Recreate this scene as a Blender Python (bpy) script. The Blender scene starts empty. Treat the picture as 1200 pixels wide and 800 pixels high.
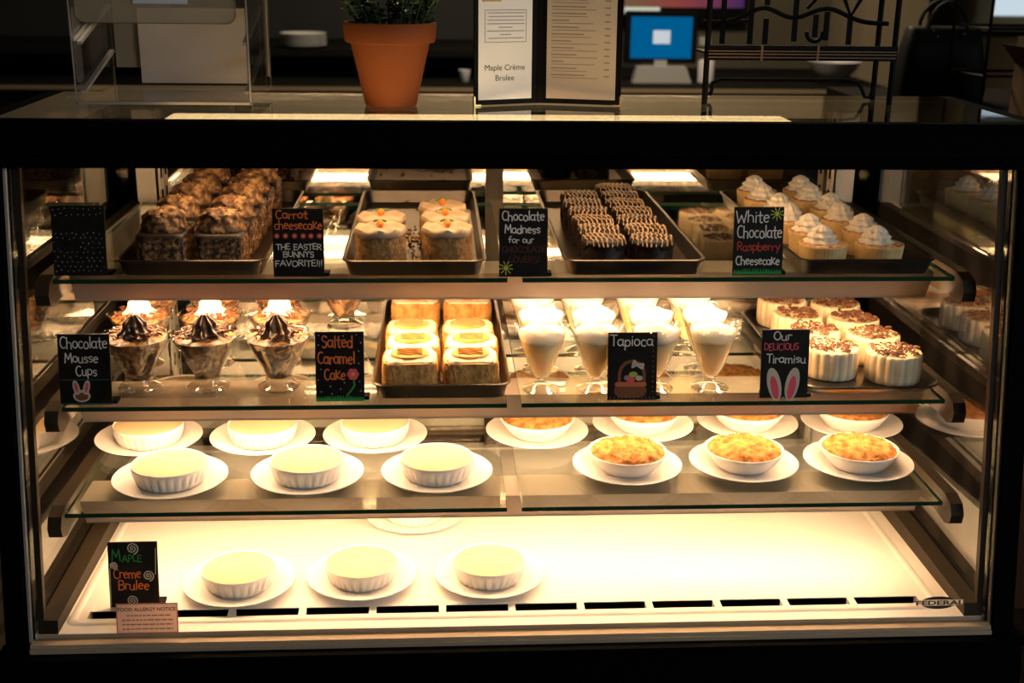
import bpy, math, random
from mathutils import Vector, Matrix, noise
random.seed(7)
SC = bpy.context.scene
COL = SC.collection
PI = math.pi
Z0 = 0.65                      # height of the case's front lip above the room floor

# ---------------------------------------------------------------- camera, light, exposure
cam_d = bpy.data.cameras.new('camera'); cam = bpy.data.objects.new('camera', cam_d); COL.objects.link(cam)
Fv = Vector((0.05954687, 0.95184091, -0.30075414)); Rv = Vector((0.99820563, -0.05868013, 0.01192297)); Uv = Rv.cross(Fv)
m = Matrix((Rv, Uv, -Fv)).transposed().to_4x4(); m.translation = Vector((-0.1097, -1.4743, 0.8845 + Z0))
cam.matrix_world = m
cam_d.sensor_width = 36.0; cam_d.lens = 1443.2 / 1200 * 36
cam_d.clip_start = 0.05; cam_d.clip_end = 60
cam_d.dof.use_dof = True; cam_d.dof.focus_distance = 1.72; cam_d.dof.aperture_fstop = 5.6
SC.camera = cam

LAMP_COL = (1.0, 0.585, 0.30)
DECK_LAMP, MID_LAMP, TOP_LAMP, HEAD_LAMP = 54.0, 54.0, 74.0, 40.0
w = bpy.data.worlds.new('daylight'); SC.world = w; w.use_nodes = True
w.node_tree.nodes['Background'].inputs[0].default_value = (0.75, 0.9, 1.0, 1)
w.node_tree.nodes['Background'].inputs[1].default_value = 0.75
def area(name, loc, target, sx, sy, power, col, spread=180):
    l = bpy.data.lights.new(name, 'AREA'); l.spread = math.radians(spread); l.shape = 'RECTANGLE'; l.size = sx; l.size_y = sy; l.energy = power; l.color = col
    o = bpy.data.objects.new(name, l); COL.objects.link(o); o.location = loc
    o.rotation_euler = (Vector(target) - Vector(loc)).to_track_quat('-Z', 'Y').to_euler()
    return o
area('window_daylight', (3.5, -2.7, 2.1), (0.1, 0.2, 1.2), 1.8, 1.1, 9, (0.88, 0.95, 1.0), 70)
area('cafe_ceiling_light', (0.6, 3.2, 2.85), (0.6, 3.2, 0), 1.2, 0.6, 75, (1.0, 0.8, 0.55))
area('counter_ceiling_light', (-0.6, -1.2, 2.85), (-0.3, 0.2, 1.2), 0.8, 0.5, 1.6, (1.0, 0.75, 0.45))
SC.view_settings.view_transform = 'Standard'
try: SC.view_settings.look = 'None'
except Exception: pass
SC.view_settings.exposure = 0.0; SC.view_settings.gamma = 1.0; SC.view_settings.use_curve_mapping = False
SC.cycles.transparent_max_bounces = 32
SC.cycles.max_bounces = 14
SC.cycles.sample_clamp_indirect = 20.0

# ---------------------------------------------------------------- materials
MATS = {}
def _new(name):
    mt = bpy.data.materials.new(name); mt.use_nodes = True; nt = mt.node_tree
    return mt, nt, nt.nodes, nt.links
def pbr(name, col, rough=0.5, metal=0.0, col2=None, scale=40.0, bump=0.0, detail=4.0, lo=0.4, hi=0.6, kind='noise', spec=0.5, col3=None, bscale=None, sss=0.0, srad=(.012,.006,.003), coat=0.0, emit=None, es=0.0, distortion=0.0):
    if name in MATS: return MATS[name]
    mt, nt, N, L = _new(name)
    b = N['Principled BSDF']
    b.inputs['Base Color'].default_value = (*col, 1); b.inputs['Roughness'].default_value = rough; b.inputs['Metallic'].default_value = metal
    b.inputs['Specular IOR Level'].default_value = spec
    if sss: b.inputs['Subsurface Weight'].default_value = sss; b.inputs['Subsurface Radius'].default_value = srad; b.inputs['Subsurface Scale'].default_value = 1.0
    if coat: b.inputs['Coat Weight'].default_value = coat; b.inputs['Coat Roughness'].default_value = 0.08
    if emit: b.inputs['Emission Color'].default_value = (*emit, 1); b.inputs['Emission Strength'].default_value = es
    tc = N.new('ShaderNodeTexCoord')
    if col2 is not None:
        if kind == 'noise':
            t = N.new('ShaderNodeTexNoise'); t.inputs['Detail'].default_value = detail; out = t.outputs['Fac']; t.inputs['Distortion'].default_value = distortion
        elif kind == 'voronoi':
            t = N.new('ShaderNodeTexVoronoi'); sp = N.new('ShaderNodeSeparateColor'); L.new(t.outputs['Color'], sp.inputs[0]); out = sp.outputs[0]
        else:
            t = N.new('ShaderNodeTexWave'); t.inputs['Distortion'].default_value = 6.0; t.inputs['Detail'].default_value = 3; out = t.outputs['Fac']
        t.inputs['Scale'].default_value = scale
        L.new(tc.outputs['Object'], t.inputs['Vector'])
        r = N.new('ShaderNodeValToRGB'); r.color_ramp.elements[0].position = lo; r.color_ramp.elements[1].position = hi
        r.color_ramp.elements[0].color = (*col, 1); r.color_ramp.elements[1].color = (*col2, 1)
        if col3 is not None:
            e = r.color_ramp.elements.new((lo + hi) / 2); e.color = (*col3, 1)
        L.new(out, r.inputs[0]); L.new(r.outputs[0], b.inputs['Base Color'])
    if bump:
        t2 = N.new('ShaderNodeTexNoise'); t2.inputs['Scale'].default_value = bscale or scale; t2.inputs['Detail'].default_value = 5
        L.new(tc.outputs['Object'], t2.inputs['Vector'])
        bp = N.new('ShaderNodeBump'); bp.inputs['Strength'].default_value = bump; bp.inputs['Distance'].default_value = 0.003
        L.new(t2.outputs['Fac'], bp.inputs['Height']); L.new(bp.outputs[0], b.inputs['Normal'])
    MATS[name] = mt; return mt
def pane(name, tint=(1, 1, 1), f0=0.04, f90=1.0, rough=0.0, power=5.0):
    """a thin sheet of clear glass: transparent, with Schlick reflection"""
    mt, nt, N, L = _new(name)
    for n in list(N):
        if n.type == 'BSDF_PRINCIPLED': N.remove(n)
    out = N['Material Output']; lw = N.new('ShaderNodeLayerWeight'); lw.inputs[0].default_value = 0.5
    p = N.new('ShaderNodeMath'); p.operation = 'POWER'; L.new(lw.outputs['Facing'], p.inputs[0]); p.inputs[1].default_value = power
    ma = N.new('ShaderNodeMath'); ma.operation = 'MULTIPLY_ADD'; L.new(p.outputs[0], ma.inputs[0]); ma.inputs[1].default_value = f90 - f0; ma.inputs[2].default_value = f0
    tr = N.new('ShaderNodeBsdfTransparent'); tr.inputs[0].default_value = (*tint, 1)
    gl = N.new('ShaderNodeBsdfGlossy'); gl.inputs['Roughness'].default_value = rough
    mx = N.new('ShaderNodeMixShader'); L.new(ma.outputs[0], mx.inputs[0]); L.new(tr.outputs[0], mx.inputs[1]); L.new(gl.outputs[0], mx.inputs[2])
    L.new(mx.outputs[0], out.inputs[0]); return mt
def frosted(name, col, op):
    mt, nt, N, L = _new(name)
    for n in list(N):
        if n.type == 'BSDF_PRINCIPLED': N.remove(n)
    tr = N.new('ShaderNodeBsdfTransparent'); df = N.new('ShaderNodeBsdfDiffuse'); df.inputs[0].default_value = (*col, 1); mx = N.new('ShaderNodeMixShader'); mx.inputs[0].default_value = op
    L.new(tr.outputs[0], mx.inputs[1]); L.new(df.outputs[0], mx.inputs[2]); L.new(mx.outputs[0], N['Material Output'].inputs[0]); return mt
def translucent(name, col, k):
    mt, nt, N, L = _new(name)
    for n in list(N):
        if n.type == 'BSDF_PRINCIPLED': N.remove(n)
    tr = N.new('ShaderNodeBsdfTranslucent'); tr.inputs[0].default_value = (*col, 1); df = N.new('ShaderNodeBsdfDiffuse'); df.inputs[0].default_value = (*col, 1); mx = N.new('ShaderNodeMixShader'); mx.inputs[0].default_value = k
    L.new(df.outputs[0], mx.inputs[1]); L.new(tr.outputs[0], mx.inputs[2]); L.new(mx.outputs[0], N['Material Output'].inputs[0]); return mt
def emission(name, col, s):
    mt, nt, N, L = _new(name)
    for n in list(N):
        if n.type == 'BSDF_PRINCIPLED': N.remove(n)
    e = N.new('ShaderNodeEmission'); e.inputs[0].default_value = (*col, 1); e.inputs[1].default_value = s
    L.new(e.outputs[0], N['Material Output'].inputs[0]); return mt
def clear_glass(name, col=(1, 1, 1), ior=1.45, rough=0.0):
    mt, nt, N, L = _new(name)
    for n in list(N):
        if n.type == 'BSDF_PRINCIPLED': N.remove(n)
    g = N.new('ShaderNodeBsdfGlass'); g.inputs['Color'].default_value = (*col, 1); g.inputs['IOR'].default_value = ior; g.inputs['Roughness'].default_value = rough
    L.new(g.outputs[0], N['Material Output'].inputs[0]); return mt

BLACK = pbr('black_enamel', (.0016, .0020, .0019), .8, spec=.02)
BLACKP = pbr('black_plastic', (.0022, .0022, .0022), .6, spec=.08)
DARKBROWN = pbr('dark_bronze_metal', (.028, .020, .011), .5, spec=.25)
WHITEP = pbr('white_enamel', (.80, .79, .77), .4, col2=(.77, .76, .73), scale=6, lo=.3, hi=.7)
CREAMP = pbr('cream_enamel', (.60, .56, .50), .5)
LIPM = pbr('lip_metal', (.46, .36, .25), .6, spec=.2)
CHANNEL = pbr('beige_metal', (.36, .30, .25), .5)
STEEL = pbr('tray_steel', (.095, .080, .066), .32, .85, col2=(.07, .058, .048), scale=30, lo=.3, hi=.7, bump=.05)
CHROME = pbr('bright_steel', (.7, .68, .64), .2, 1.0)
PORCELAIN = pbr('porcelain', (.82, .81, .79), .22, coat=.3)
GLASS_FRONT = pane('front_glass', (.985, .99, .985), .012, .6)
GLASS_SIDE = pane('side_glass', (.88, .90, .88), .12, .95, power=2.6)
GLASS_TOP = pane('top_glass', (.93, .96, .94), .04, 1.0)
GLASS_SHELF = pane('shelf_glass', (.95, .975, .955), .03, .9)
GLASS_EDGE = pbr('green_glass_edge', (.010, .045, .022), .12)
MIRROR = pbr('rear_mirror', (.52, .50, .46), .03, 1.0)
ACRYLIC = pane('clear_acrylic', (.90, .89, .87), .05, .9, power=4)
ACRYLIC_EDGE = pbr('acrylic_edge', (.34, .30, .25), .25)
CUP_GLASS = pane('cup_glass', (.97, .97, .96), .05, 1.0, power=2.2)
CUP_FOOT = pane('cup_foot_glass', (.96,.95,.92), .10, .95, power=1.7)
def tube_mat(nm, s): return emission(nm, LAMP_COL, s)

# ---------------------------------------------------------------- mesh helpers
class MB:
    def __init__(s): s.v = []; s.f = []; s.m = []; s.mi = 0
    def _add(s, vs, fs):
        b = len(s.v); s.v.extend(tuple(q) for q in vs); s.f.extend([tuple(i + b for i in f) for f in fs]); s.m.extend([s.mi] * len(fs)); return s
    def box(s, x0, x1, y0, y1, z0, z1):
        return s._add([(x0,y0,z0),(x1,y0,z0),(x1,y1,z0),(x0,y1,z0),(x0,y0,z1),(x1,y0,z1),(x1,y1,z1),(x0,y1,z1)],
                      [(0,3,2,1),(4,5,6,7),(0,1,5,4),(1,2,6,5),(2,3,7,6),(3,0,4,7)])
    def prism_x(s, yz, x0, x1):
        n = len(yz); vs = [(x0,y,z) for y,z in yz] + [(x1,y,z) for y,z in yz]
        return s._add(vs, [tuple(range(n)), tuple(range(2*n-1, n-1, -1))] + [(i, n+i, n+(i+1)%n, (i+1)%n) for i in range(n)])
    def prism_y(s, xz, y0, y1):
        n = len(xz); vs = [(x,y0,z) for x,z in xz] + [(x,y1,z) for x,z in xz]
        return s._add(vs, [tuple(range(n)), tuple(range(2*n-1, n-1, -1))] + [(i, n+i, n+(i+1)%n, (i+1)%n) for i in range(n)])
    def prism_z(s, xy, z0, z1):
        n = len(xy); vs = [(x,y,z0) for x,y in xy] + [(x,y,z1) for x,y in xy]
        return s._add(vs, [tuple(range(n-1,-1,-1)), tuple(range(n, 2*n))] + [(i, (i+1)%n, n+(i+1)%n, n+i) for i in range(n)])
    def lathe(s, prof, n=40, mod=None, cx=0, cy=0, cz=0, cap0=False, cap1=False):
        vs = []; fs = []
        for k, (r, z) in enumerate(prof):
            for i in range(n):
                t = 2*PI*i/n; rr, zz = (r, z) if mod is None else mod(t, r, z, k)
                vs.append((cx+rr*math.cos(t), cy+rr*math.sin(t), cz+zz))
        for k in range(len(prof)-1):
            for i in range(n):
                j = (i+1) % n; fs.append((k*n+i, k*n+j, (k+1)*n+j, (k+1)*n+i))
        if cap0: fs.append(tuple(range(n-1,-1,-1)))
        if cap1: fs.append(tuple((len(prof)-1)*n+i for i in range(n)))
        return s._add(vs, fs)
    def tube(s, pts, r, n=8, closed=False, caps=True):
        pts = [Vector(p) for p in pts]; m_ = len(pts); vs = []; fs = []
        up = Vector((0,0,1)); prev = None
        for i, p in enumerate(pts):
            if closed: d = pts[(i+1)%m_] - pts[i-1]
            else: d = pts[min(i+1,m_-1)] - pts[max(i-1,0)]
            d.normalize()
            if prev is None:
                a = d.cross(up)
                if a.length < 1e-4: a = d.cross(Vector((1,0,0)))
            else: a = prev - d*prev.dot(d)
            a.normalize(); prev = a; b = d.cross(a)
            rr = r(i/(m_-1)) if callable(r) else r
            for k in range(n):
                t = 2*PI*k/n; vs.append(p + a*(rr*math.cos(t)) + b*(rr*math.sin(t)))
        rng = m_ if closed else m_-1
        for i in range(rng):
            for k in range(n):
                j=(i+1)%m_; l=(k+1)%n; fs.append((i*n+k, i*n+l, j*n+l, j*n+k))
        if caps and not closed: fs += [tuple(range(n-1,-1,-1)), tuple((m_-1)*n+k for k in range(n))]
        return s._add(vs, fs)
    def loft(s, rings, cap0=True, cap1=True):
        n = len(rings[0]); vs = [p for r in rings for p in r]; fs = []
        for k in range(len(rings)-1):
            for i in range(n):
                j=(i+1)%n; fs.append((k*n+i, k*n+j, (k+1)*n+j, (k+1)*n+i))
        if cap0: fs.append(tuple(range(n-1,-1,-1)))
        if cap1: fs.append(tuple((len(rings)-1)*n+i for i in range(n)))
        return s._add(vs, fs)
    def quad(s, a, b, c, d): return s._add([a,b,c,d], [(0,1,2,3)])
    def map(s, fn): s.v = [tuple(fn(Vector(q))) for q in s.v]; return s
    def build(s, name, mats, parent=None, smooth=True, angle=40, loc=None):
        me = bpy.data.meshes.new(name); me.from_pydata(s.v, [], s.f)
        if not isinstance(mats, (list, tuple)): mats = [mats]
        for q in mats: me.materials.append(q)
        me.polygons.foreach_set('material_index', s.m)
        if smooth:
            me.polygons.foreach_set('use_smooth', [True]*len(s.f)); me.set_sharp_from_angle(angle=math.radians(angle))
        me.validate(); me.update()
        o = bpy.data.objects.new(name, me); COL.objects.link(o)
        if parent: o.parent = parent
        if loc: o.location = loc
        return o
def rrect(x0, x1, y0, y1, r, z, n=6):
    out = []
    for cx, cy, a in ((x1-r,y1-r,0),(x0+r,y1-r,90),(x0+r,y0+r,180),(x1-r,y0+r,270)):
        for i in range(n+1):
            t = math.radians(a + 90*i/n); out.append((cx+r*math.cos(t), cy+r*math.sin(t), z))
    return out
def tag(o, label=None, cat=None, group=None, kind=None):
    if label: o['label'] = label
    if cat: o['category'] = cat
    if group: o['group'] = group
    if kind: o['kind'] = kind
    return o
def thing(name, label, cat, loc, group=None, rz=0.0):
    o = bpy.data.objects.new(name, None); COL.objects.link(o); o.empty_display_size = .02
    o.location = loc; o.rotation_euler = (0, 0, rz)
    return tag(o, label, cat, group)
KIDS = {}
def children(o): return [c for c in bpy.data.objects if c.parent == o]
def dup(root, loc, rz=0.0, label=None, rx=None):
    if root.name not in KIDS: KIDS[root.name] = [(c, children(c)) for c in children(root)]
    r = root.copy(); COL.objects.link(r); r.location = loc; r.rotation_euler = (0, 0, rz)
    if label: r['label'] = label
    for c, gs in KIDS[root.name]:
        d = c.copy(); COL.objects.link(d); d.parent = r
        for g in gs:
            e = g.copy(); COL.objects.link(e); e.parent = d
    return r
def place_all(proto, spots, group):
    """spots: (x, y, z, rz, label); the first one moves the original"""
    proto['group'] = group
    KIDS[proto.name] = [(c, children(c)) for c in children(proto)]
    for i, (x, y, z, rz, lab) in enumerate(spots):
        if i == 0:
            proto.location = (x, y, z); proto.rotation_euler = (0, 0, rz); proto['label'] = lab
        else: dup(proto, (x, y, z), rz, lab)
def struct(name, mb, mat, smooth=False):
    return tag(mb.build(name, mat, smooth=smooth), kind='structure')
def text_mesh(s, size, align='CENTER', bold=0.0):
    cu = bpy.data.curves.new('txt', 'FONT'); cu.body = s; cu.size = size; cu.align_x = align; cu.offset = bold; cu.resolution_u = 3; cu.extrude = 0.0
    o = bpy.data.objects.new('txt', cu); COL.objects.link(o)
    dg = bpy.context.evaluated_depsgraph_get(); dg.update()
    me = bpy.data.meshes.new_from_object(o.evaluated_get(dg))
    vs = [tuple(v.co) for v in me.vertices]; fs = [tuple(p.vertices) for p in me.polygons]
    bpy.data.objects.remove(o); bpy.data.curves.remove(cu); bpy.data.meshes.remove(me)
    return vs, fs

# ---------------------------------------------------------------- the room
XL, XR, YF, YB, H = -3.4, 4.2, -4.0, 5.3, 3.0
FLOORM = pbr('floor_wood', (.070, .040, .022), .45, col2=(.030, .017, .010), scale=7, lo=.3, hi=.7, kind='wave', bump=.1)
WALLD = pbr('dark_wall_paint', (.010, .011, .009), .7, col2=(.007, .008, .007), scale=3)
WALLO = pbr('olive_wall_paint', (.085, .072, .045), .8, col2=(.07, .06, .038), scale=2)
CEILM = pbr('ceiling_paint', (.25, .22, .17), .9, col2=(.22, .2, .16), scale=3)
struct('floor', MB().box(XL, XR, YF, YB, -.1, 0), FLOORM)
struct('ceiling', MB().box(XL, XR, YF, YB, H, H+.1), CEILM)
struct('wall_left', MB().box(XL-.1, XL, YF, YB, 0, H), WALLD)
struct('wall_right', MB().box(XR, XR+.1, YF, YB, 0, H), WALLD)
struct('wall_front', MB().box(XL-.1, XR+.1, YF-.1, YF, 0, H), WALLD)
WX0, WX1, WZ0, WZ1 = 2.87, 3.75, 1.235, 1.98
mb = MB(); mb.box(1.0, WX0, YB, YB+.12, 0, 1.75); mb.box(WX1, XR+.1, YB, YB+.12, 0, H); mb.box(WX0, WX1, YB, YB+.12, 0, WZ0); mb.box(WX0, WX1, YB, YB+.12, WZ1, H)
struct('wall_back', mb, WALLO)
struct('wall_back_dark', MB().box(XL-.1, 1.0, YB, YB+.12, 0, 1.75), WALLD)
struct('wall_back_upper', MB().box(XL-.1, WX0-.0005, YB, YB+.12, 1.7505, H), pbr('brightened_wall_beige', (.66,.54,.36), .8, col2=(.62,.50,.33), scale=2))  # out of view; colour lightened in place of light, to brighten the top glass reflection
SAGE = pbr('window_frame_paint', (.22, .25, .21), .5)
mb = MB(); mb.box(WX0-.06, WX1+.06, YB-.05, YB+.02, WZ0-.07, WZ0); mb.box(WX0-.05, WX0+.03, YB-.03, YB+.05, WZ0, WZ1); mb.box(WX1-.03, WX1+.05, YB-.03, YB+.05, WZ0, WZ1); mb.box(WX0+.44, WX0+.48, YB+.02, YB+.06, WZ0, WZ1)
mb.box(WX0-.05, WX1+.05, YB-.03, YB+.05, WZ1, WZ1+.06)
struct('window_1', mb, SAGE)
struct('trim_1', MB().box(2.02, 2.34, 4.75, YB-.001, 0, H), pbr('beige_pillar_paint', (.22, .18, .11), .7, col2=(.20, .16, .10), scale=3))

# ---------------------------------------------------------------- the display case
HW = .65
ZT, ZG, YT = .623, .6815, .10          # opening top, top glass, lean of the front glass at the opening top
SHELVES = [(.4744, .102), (.3039, .085), (.1654, .052)]   # (height, front edge) of the glass shelves, top to bottom
SXL, SXR = -.608, .588
YM = .662                              # rear mirror doors
ZD = .012                              # deck
case = thing('display_case', 'long black pastry display case with slanted glass front and lit shelves', 'display case', (0, 0, Z0))
mb = MB(); mb.prism_x([(-.030,-.05),(-.018,-.012),(.70,-.012),(.70,-Z0+.06),(-.018,-Z0+.06),(-.03,-Z0+.08)], -.692, .692)
mb.build('base_panel', BLACK, case, angle=20)
MB().box(-.66, .66, .03, .66, -Z0, -Z0+.06).build('toe_kick', BLACKP, case)
MB().box(-.692, .692, -.034, -.02, -.012, -.004).box(-.692, .692, -.02, .01, -.012, -.005).build('front_trim', BLACK, case)
# white deck with a row of air slots
mb = MB(); mb.box(-.648, .648, .064, YM, -.004, ZD); mb.box(-.648, .648, .006, .044, -.004, ZD)
slot0, pitch = -.591, .0969
xs = [slot0 + pitch*i for i in range(13)]
mb.box(-.648, xs[0], .044, .064, -.004, ZD); mb.box(xs[-1], .648, .044, .064, -.004, ZD)
for x in xs[1:-1]: mb.box(x-.005, x+.005, .044, .064, -.004, ZD)
mb.build('deck', WHITEP, case, smooth=False)
mb = MB(); mb.loft([rrect(-.615,.598,.026,.64,.012,ZD+.0001), rrect(-.612,.595,.029,.637,.012,ZD+.0022), rrect(-.606,.589,.035,.631,.01,ZD+.0022), rrect(-.603,.586,.038,.628,.01,ZD+.0001)], False, False)
mb.build('deck_bead', WHITEP, case, angle=60)
MB().box(-.64, .64, .04, .068, -.0105, -.0045).box(-.588, .568, .0618, .0639, -.0045, ZD-.0008).build('air_slot_shade', pbr('slot_shade_black', (.001,.001,.001), .9, spec=.0), case)  # near-black floor and rear strip stand in for the shade inside the slots
mb = MB(); mb.box(-.65, .65, -.012, .004, -.012, .006); mb.box(-.65, .65, -.016, -.012, -.012, .001)
mb.box(-.645, .645, .0052, .0058, -.004, .0115)  # added strip; warm colour replaces bluish room light on the deck's front edge
mb.build('front_lip', LIPM, case)
for sx in (-1, 1):
    mb = MB(); mb.prism_x([(.006,ZD),(.64,ZD),(.64,.045),(.01,.03)], sx*.618-.0, sx*.643); mb.build('side_rail', DARKBROWN, case, smooth=False)
def on_front(z, off=0.0): return YT*z/ZT + off
g = .005
MB().prism_x([(0.0,.006),(on_front(ZT+.02),ZT+.02),(on_front(ZT+.02)+g,ZT+.02),(g,.006)], -HW, HW).build('front_glass', GLASS_FRONT, case, smooth=False)
for sx in (-1, 1):
    prof = [(.008,.0),(on_front(ZT)+.008,ZT),(.12,ZG-.0065),(.41,ZG-.0065),(.47,.66),(.68,.635),(.68,.0)]
    MB().prism_x(prof, sx*.6445, sx*.6500).build('side_glass', GLASS_SIDE, case, smooth=False)
    MB().prism_x([(-.004,.0),(on_front(ZT)-.004,ZT),(on_front(ZT)+.003,ZT),(.003,.0)], sx*.6505, sx*.6535).build('glass_edge', pbr('ground_glass_edge', (.34,.33,.30), .4), case, smooth=False)
    MB().prism_x([(-.012,-.01),(on_front(ZT)-.012,ZT),(on_front(ZT)+.03,ZT),(.03,-.01)], sx*.656, sx*.682).build('corner_post', BLACK, case, smooth=False)
    MB().prism_x([(.006,.006),(on_front(ZT)+.006,ZT),(on_front(ZT)+.016,ZT),(.016,.006)], sx*.636, sx*.644).build('inner_gasket', DARKBROWN, case, smooth=False)
    # slotted upright at the back corner
    mb = MB(); mb.box(sx*.6-.018, sx*.6+.018, .628, .645, ZD, .628); mb.box(sx*.583-.003, sx*.583+.003, .628, .66, ZD, .628)
    up = mb.build('rear_upright', CREAMP, case, smooth=False)
    for k in range(14): MB().box(sx*.583-.0045, sx*.583+.0045, .640, .648, .05+.042*k, .072+.042*k).build('slot', BLACKP, up, smooth=False)
# header, top glass, sloped rear cover
mb = MB(); mb.prism_x([(.082,.6225),(.082,.636),(.077,.640),(.077,.672),(.084,.6812),(.104,.6812),(.104,.668),(.1035,.668),(.1035,.6225)], -.70, .70)
mb.build('header', BLACK, case, angle=25)
MB().box(-.66, .66, .1045, .408, ZG-.005, ZG).build('top_glass', GLASS_TOP, case, smooth=False)
MB().prism_x([(.409,ZG-.004),(.47,.668),(.69,.642),(.69,.628),(.47,.652),(.409,ZG-.018)], -.66, .66).build('rear_cover', BLACK, case, smooth=False)
for sx in (-1, 1): MB().prism_x([(.10,ZG-.008),(.10,ZG+.0),(.41,ZG+.0),(.69,.644),(.69,.632),(.41,ZG-.012)], sx*.6605, sx*.682).build('top_rail', BLACK, case, smooth=False)
for sx in (-1, 1): MB().box(min(sx*.652,sx*.68), max(sx*.652,sx*.68), .66, .69, -.012, .63).build('rear_post', BLACK, case, smooth=False)
for x0, x1, yy in ((-.60, .005, YM), (-.022, .60, YM+.008)):
    d = MB().box(x0, x1, yy, yy+.004, .03, .626).build('rear_door', MIRROR, case, smooth=False)
    mb = MB(); fw = .016
    for a in ((x0, x0+fw), (x1-fw, x1)): mb.box(a[0], a[1], yy-.003, yy-.0003, .03, .626)
    mb.box(x0+fw, x1-fw, yy-.003, yy-.0003, .03, .045)
    mb.build('door_frame', DARKBROWN, d, smooth=False)
MB().box(-.026, -.004, YM-.012, YM-.0035, .012, .628).build('mullion', DARKBROWN, case, smooth=False)
MB().box(-.66, .66, YM+.02, .688, -.012, .640).build('rear_panel', BLACK, case, smooth=False)
# lamps
hl = MB().prism_x([(.1215,.650),(.1215,.6755),(.206,.6755),(.206,.668),(.204,.668),(.204,.6735),(.1235,.6735),(.1235,.650)], -.46, .36).build('header_light', emission('lamp_cover_glow', (1.0,.64,.29), 4.2), case, smooth=False)
MB().tube([(-.455,.176,.660),(.355,.176,.660)], .008, 12).build('light_tube', tube_mat('tube_head', HEAD_LAMP), hl)
for k, (z, y) in enumerate(SHELVES):
    x0, x1 = SXL+.004, SXR-.006
    ch = MB().prism_x([(y+.055,z-.0075),(y+.0765,z-.0475),(y+.0765,z-.050),(y+.079,z-.050),(y+.0795,z-.0475),(y+.0575,z-.0095),(y+.125,z-.0095),(y+.125,z-.0075)], x0, x1).build('shelf_light', CHANNEL, case, smooth=False)
    s = (TOP_LAMP, MID_LAMP, DECK_LAMP)[k]
    MB().tube([(x0+.01,y+.0915,z-.0465),(x1-.01,y+.0915,z-.0465)], .0075, 12).build('light_tube', tube_mat('tube_%d' % k, s), ch)
    for sx in (-1, 1):
        bx = sx*.624 if sx < 0 else .612
        pr = [(.64,z-.001),(y+.03,z-.001),(y+.008,z-.008),(y-.0,z-.022),(y+.004,z-.036),(y+.02,z-.042),(y+.05,z-.038),(.50,z-.060),(.64,z-.085)]
        MB().prism_x(pr, bx-.009, bx+.009).build('shelf_bracket', DARKBROWN, case, smooth=False)
# glass shelf panes (each lifts off its brackets)
nm = ('top', 'middle', 'lowest')
for k, (z, y) in enumerate(SHELVES):
    for side, (x0, x1) in (('left', (SXL, -.018)), ('right', (.002, SXR))):
        ld = {'left': 'under the %s' % ('carrot cheesecakes', 'chocolate mousse cups', 'custard ramekins')[k], 'right': 'under the %s' % ('chocolate cakes', 'tapioca cups', 'crumble bowls')[k]}[side]
        mb = MB()
        vs = [(x0,y,z-.006),(x1,y,z-.006),(x1,.618,z-.006),(x0,.618,z-.006),(x0,y,z),(x1,y,z),(x1,.618,z),(x0,.618,z)]
        mb._add(vs, [(0,3,2,1),(4,5,6,7)]); mb.mi = 1; mb._add(vs, [(0,1,5,4),(1,2,6,5),(2,3,7,6),(3,0,4,7)])
        o = mb.build('glass_shelf', [GLASS_SHELF, GLASS_EDGE], None, smooth=False, loc=(0, 0, Z0))
        tag(o, '%s clear glass shelf pane with green edge %s' % (nm[k], ld[0].lower()+ld[1:]), 'shelf', 'glass shelf panes in the case')

# ---------------------------------------------------------------- plates, ramekins, bowls
def plate_proto():
    t = thing('saucer', 'x', 'plate', (0,0,0))
    pr = [(0,.0022),(.040,.0022),(.046,.003),(.060,.0075),(.0775,.0115),(.0795,.0118),(.0798,.0108),(.078,.0095),(.060,.0045),(.048,0),(.044,0),(.043,.0012),(0,.0012)]
    MB().lathe(pr, 56).build('dish', PORCELAIN, t, angle=70)
    return t
CUSTARD = pbr('maple_custard', (.58, .44, .27), .45, spec=.3, col2=(.64, .49, .31), scale=14, lo=.35, hi=.65, bump=.04, sss=.1)
RAMP = pbr('ramekin_porcelain', (.80, .77, .73), .25, coat=.25)
def ramekin_proto():
    t = thing('creme_brulee', 'x', 'dessert', (0,0,0))
    def mod(th, r, z, k):
        if 1 <= k <= 3: r = r*(1 + .034*(abs(math.sin(th*14))*2-1))
        return r, z
    pr = [(.0415,0),(.0445,.002),(.0480,.010),(.0510,.020),(.0525,.0245),(.0528,.0272),(.0520,.0285),(.0504,.0280),(.0496,.024),(.047,.012),(.0,.010)]
    MB().lathe(pr, 112, mod).build('ramekin', RAMP, t, angle=70)
    MB().lathe([(0,.0276),(.03,.0276),(.046,.0275),(.0499,.0270),(.0497,.023)], 48).build('custard', CUSTARD, t, angle=70)
    return t
CRUMB = pbr('oat_crumble', (.27, .095, .022), .85, spec=.2, col2=(.54, .265, .085), col3=(.43, .19, .052), scale=95, lo=.34, hi=.66, bump=.5, bscale=160)
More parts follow.
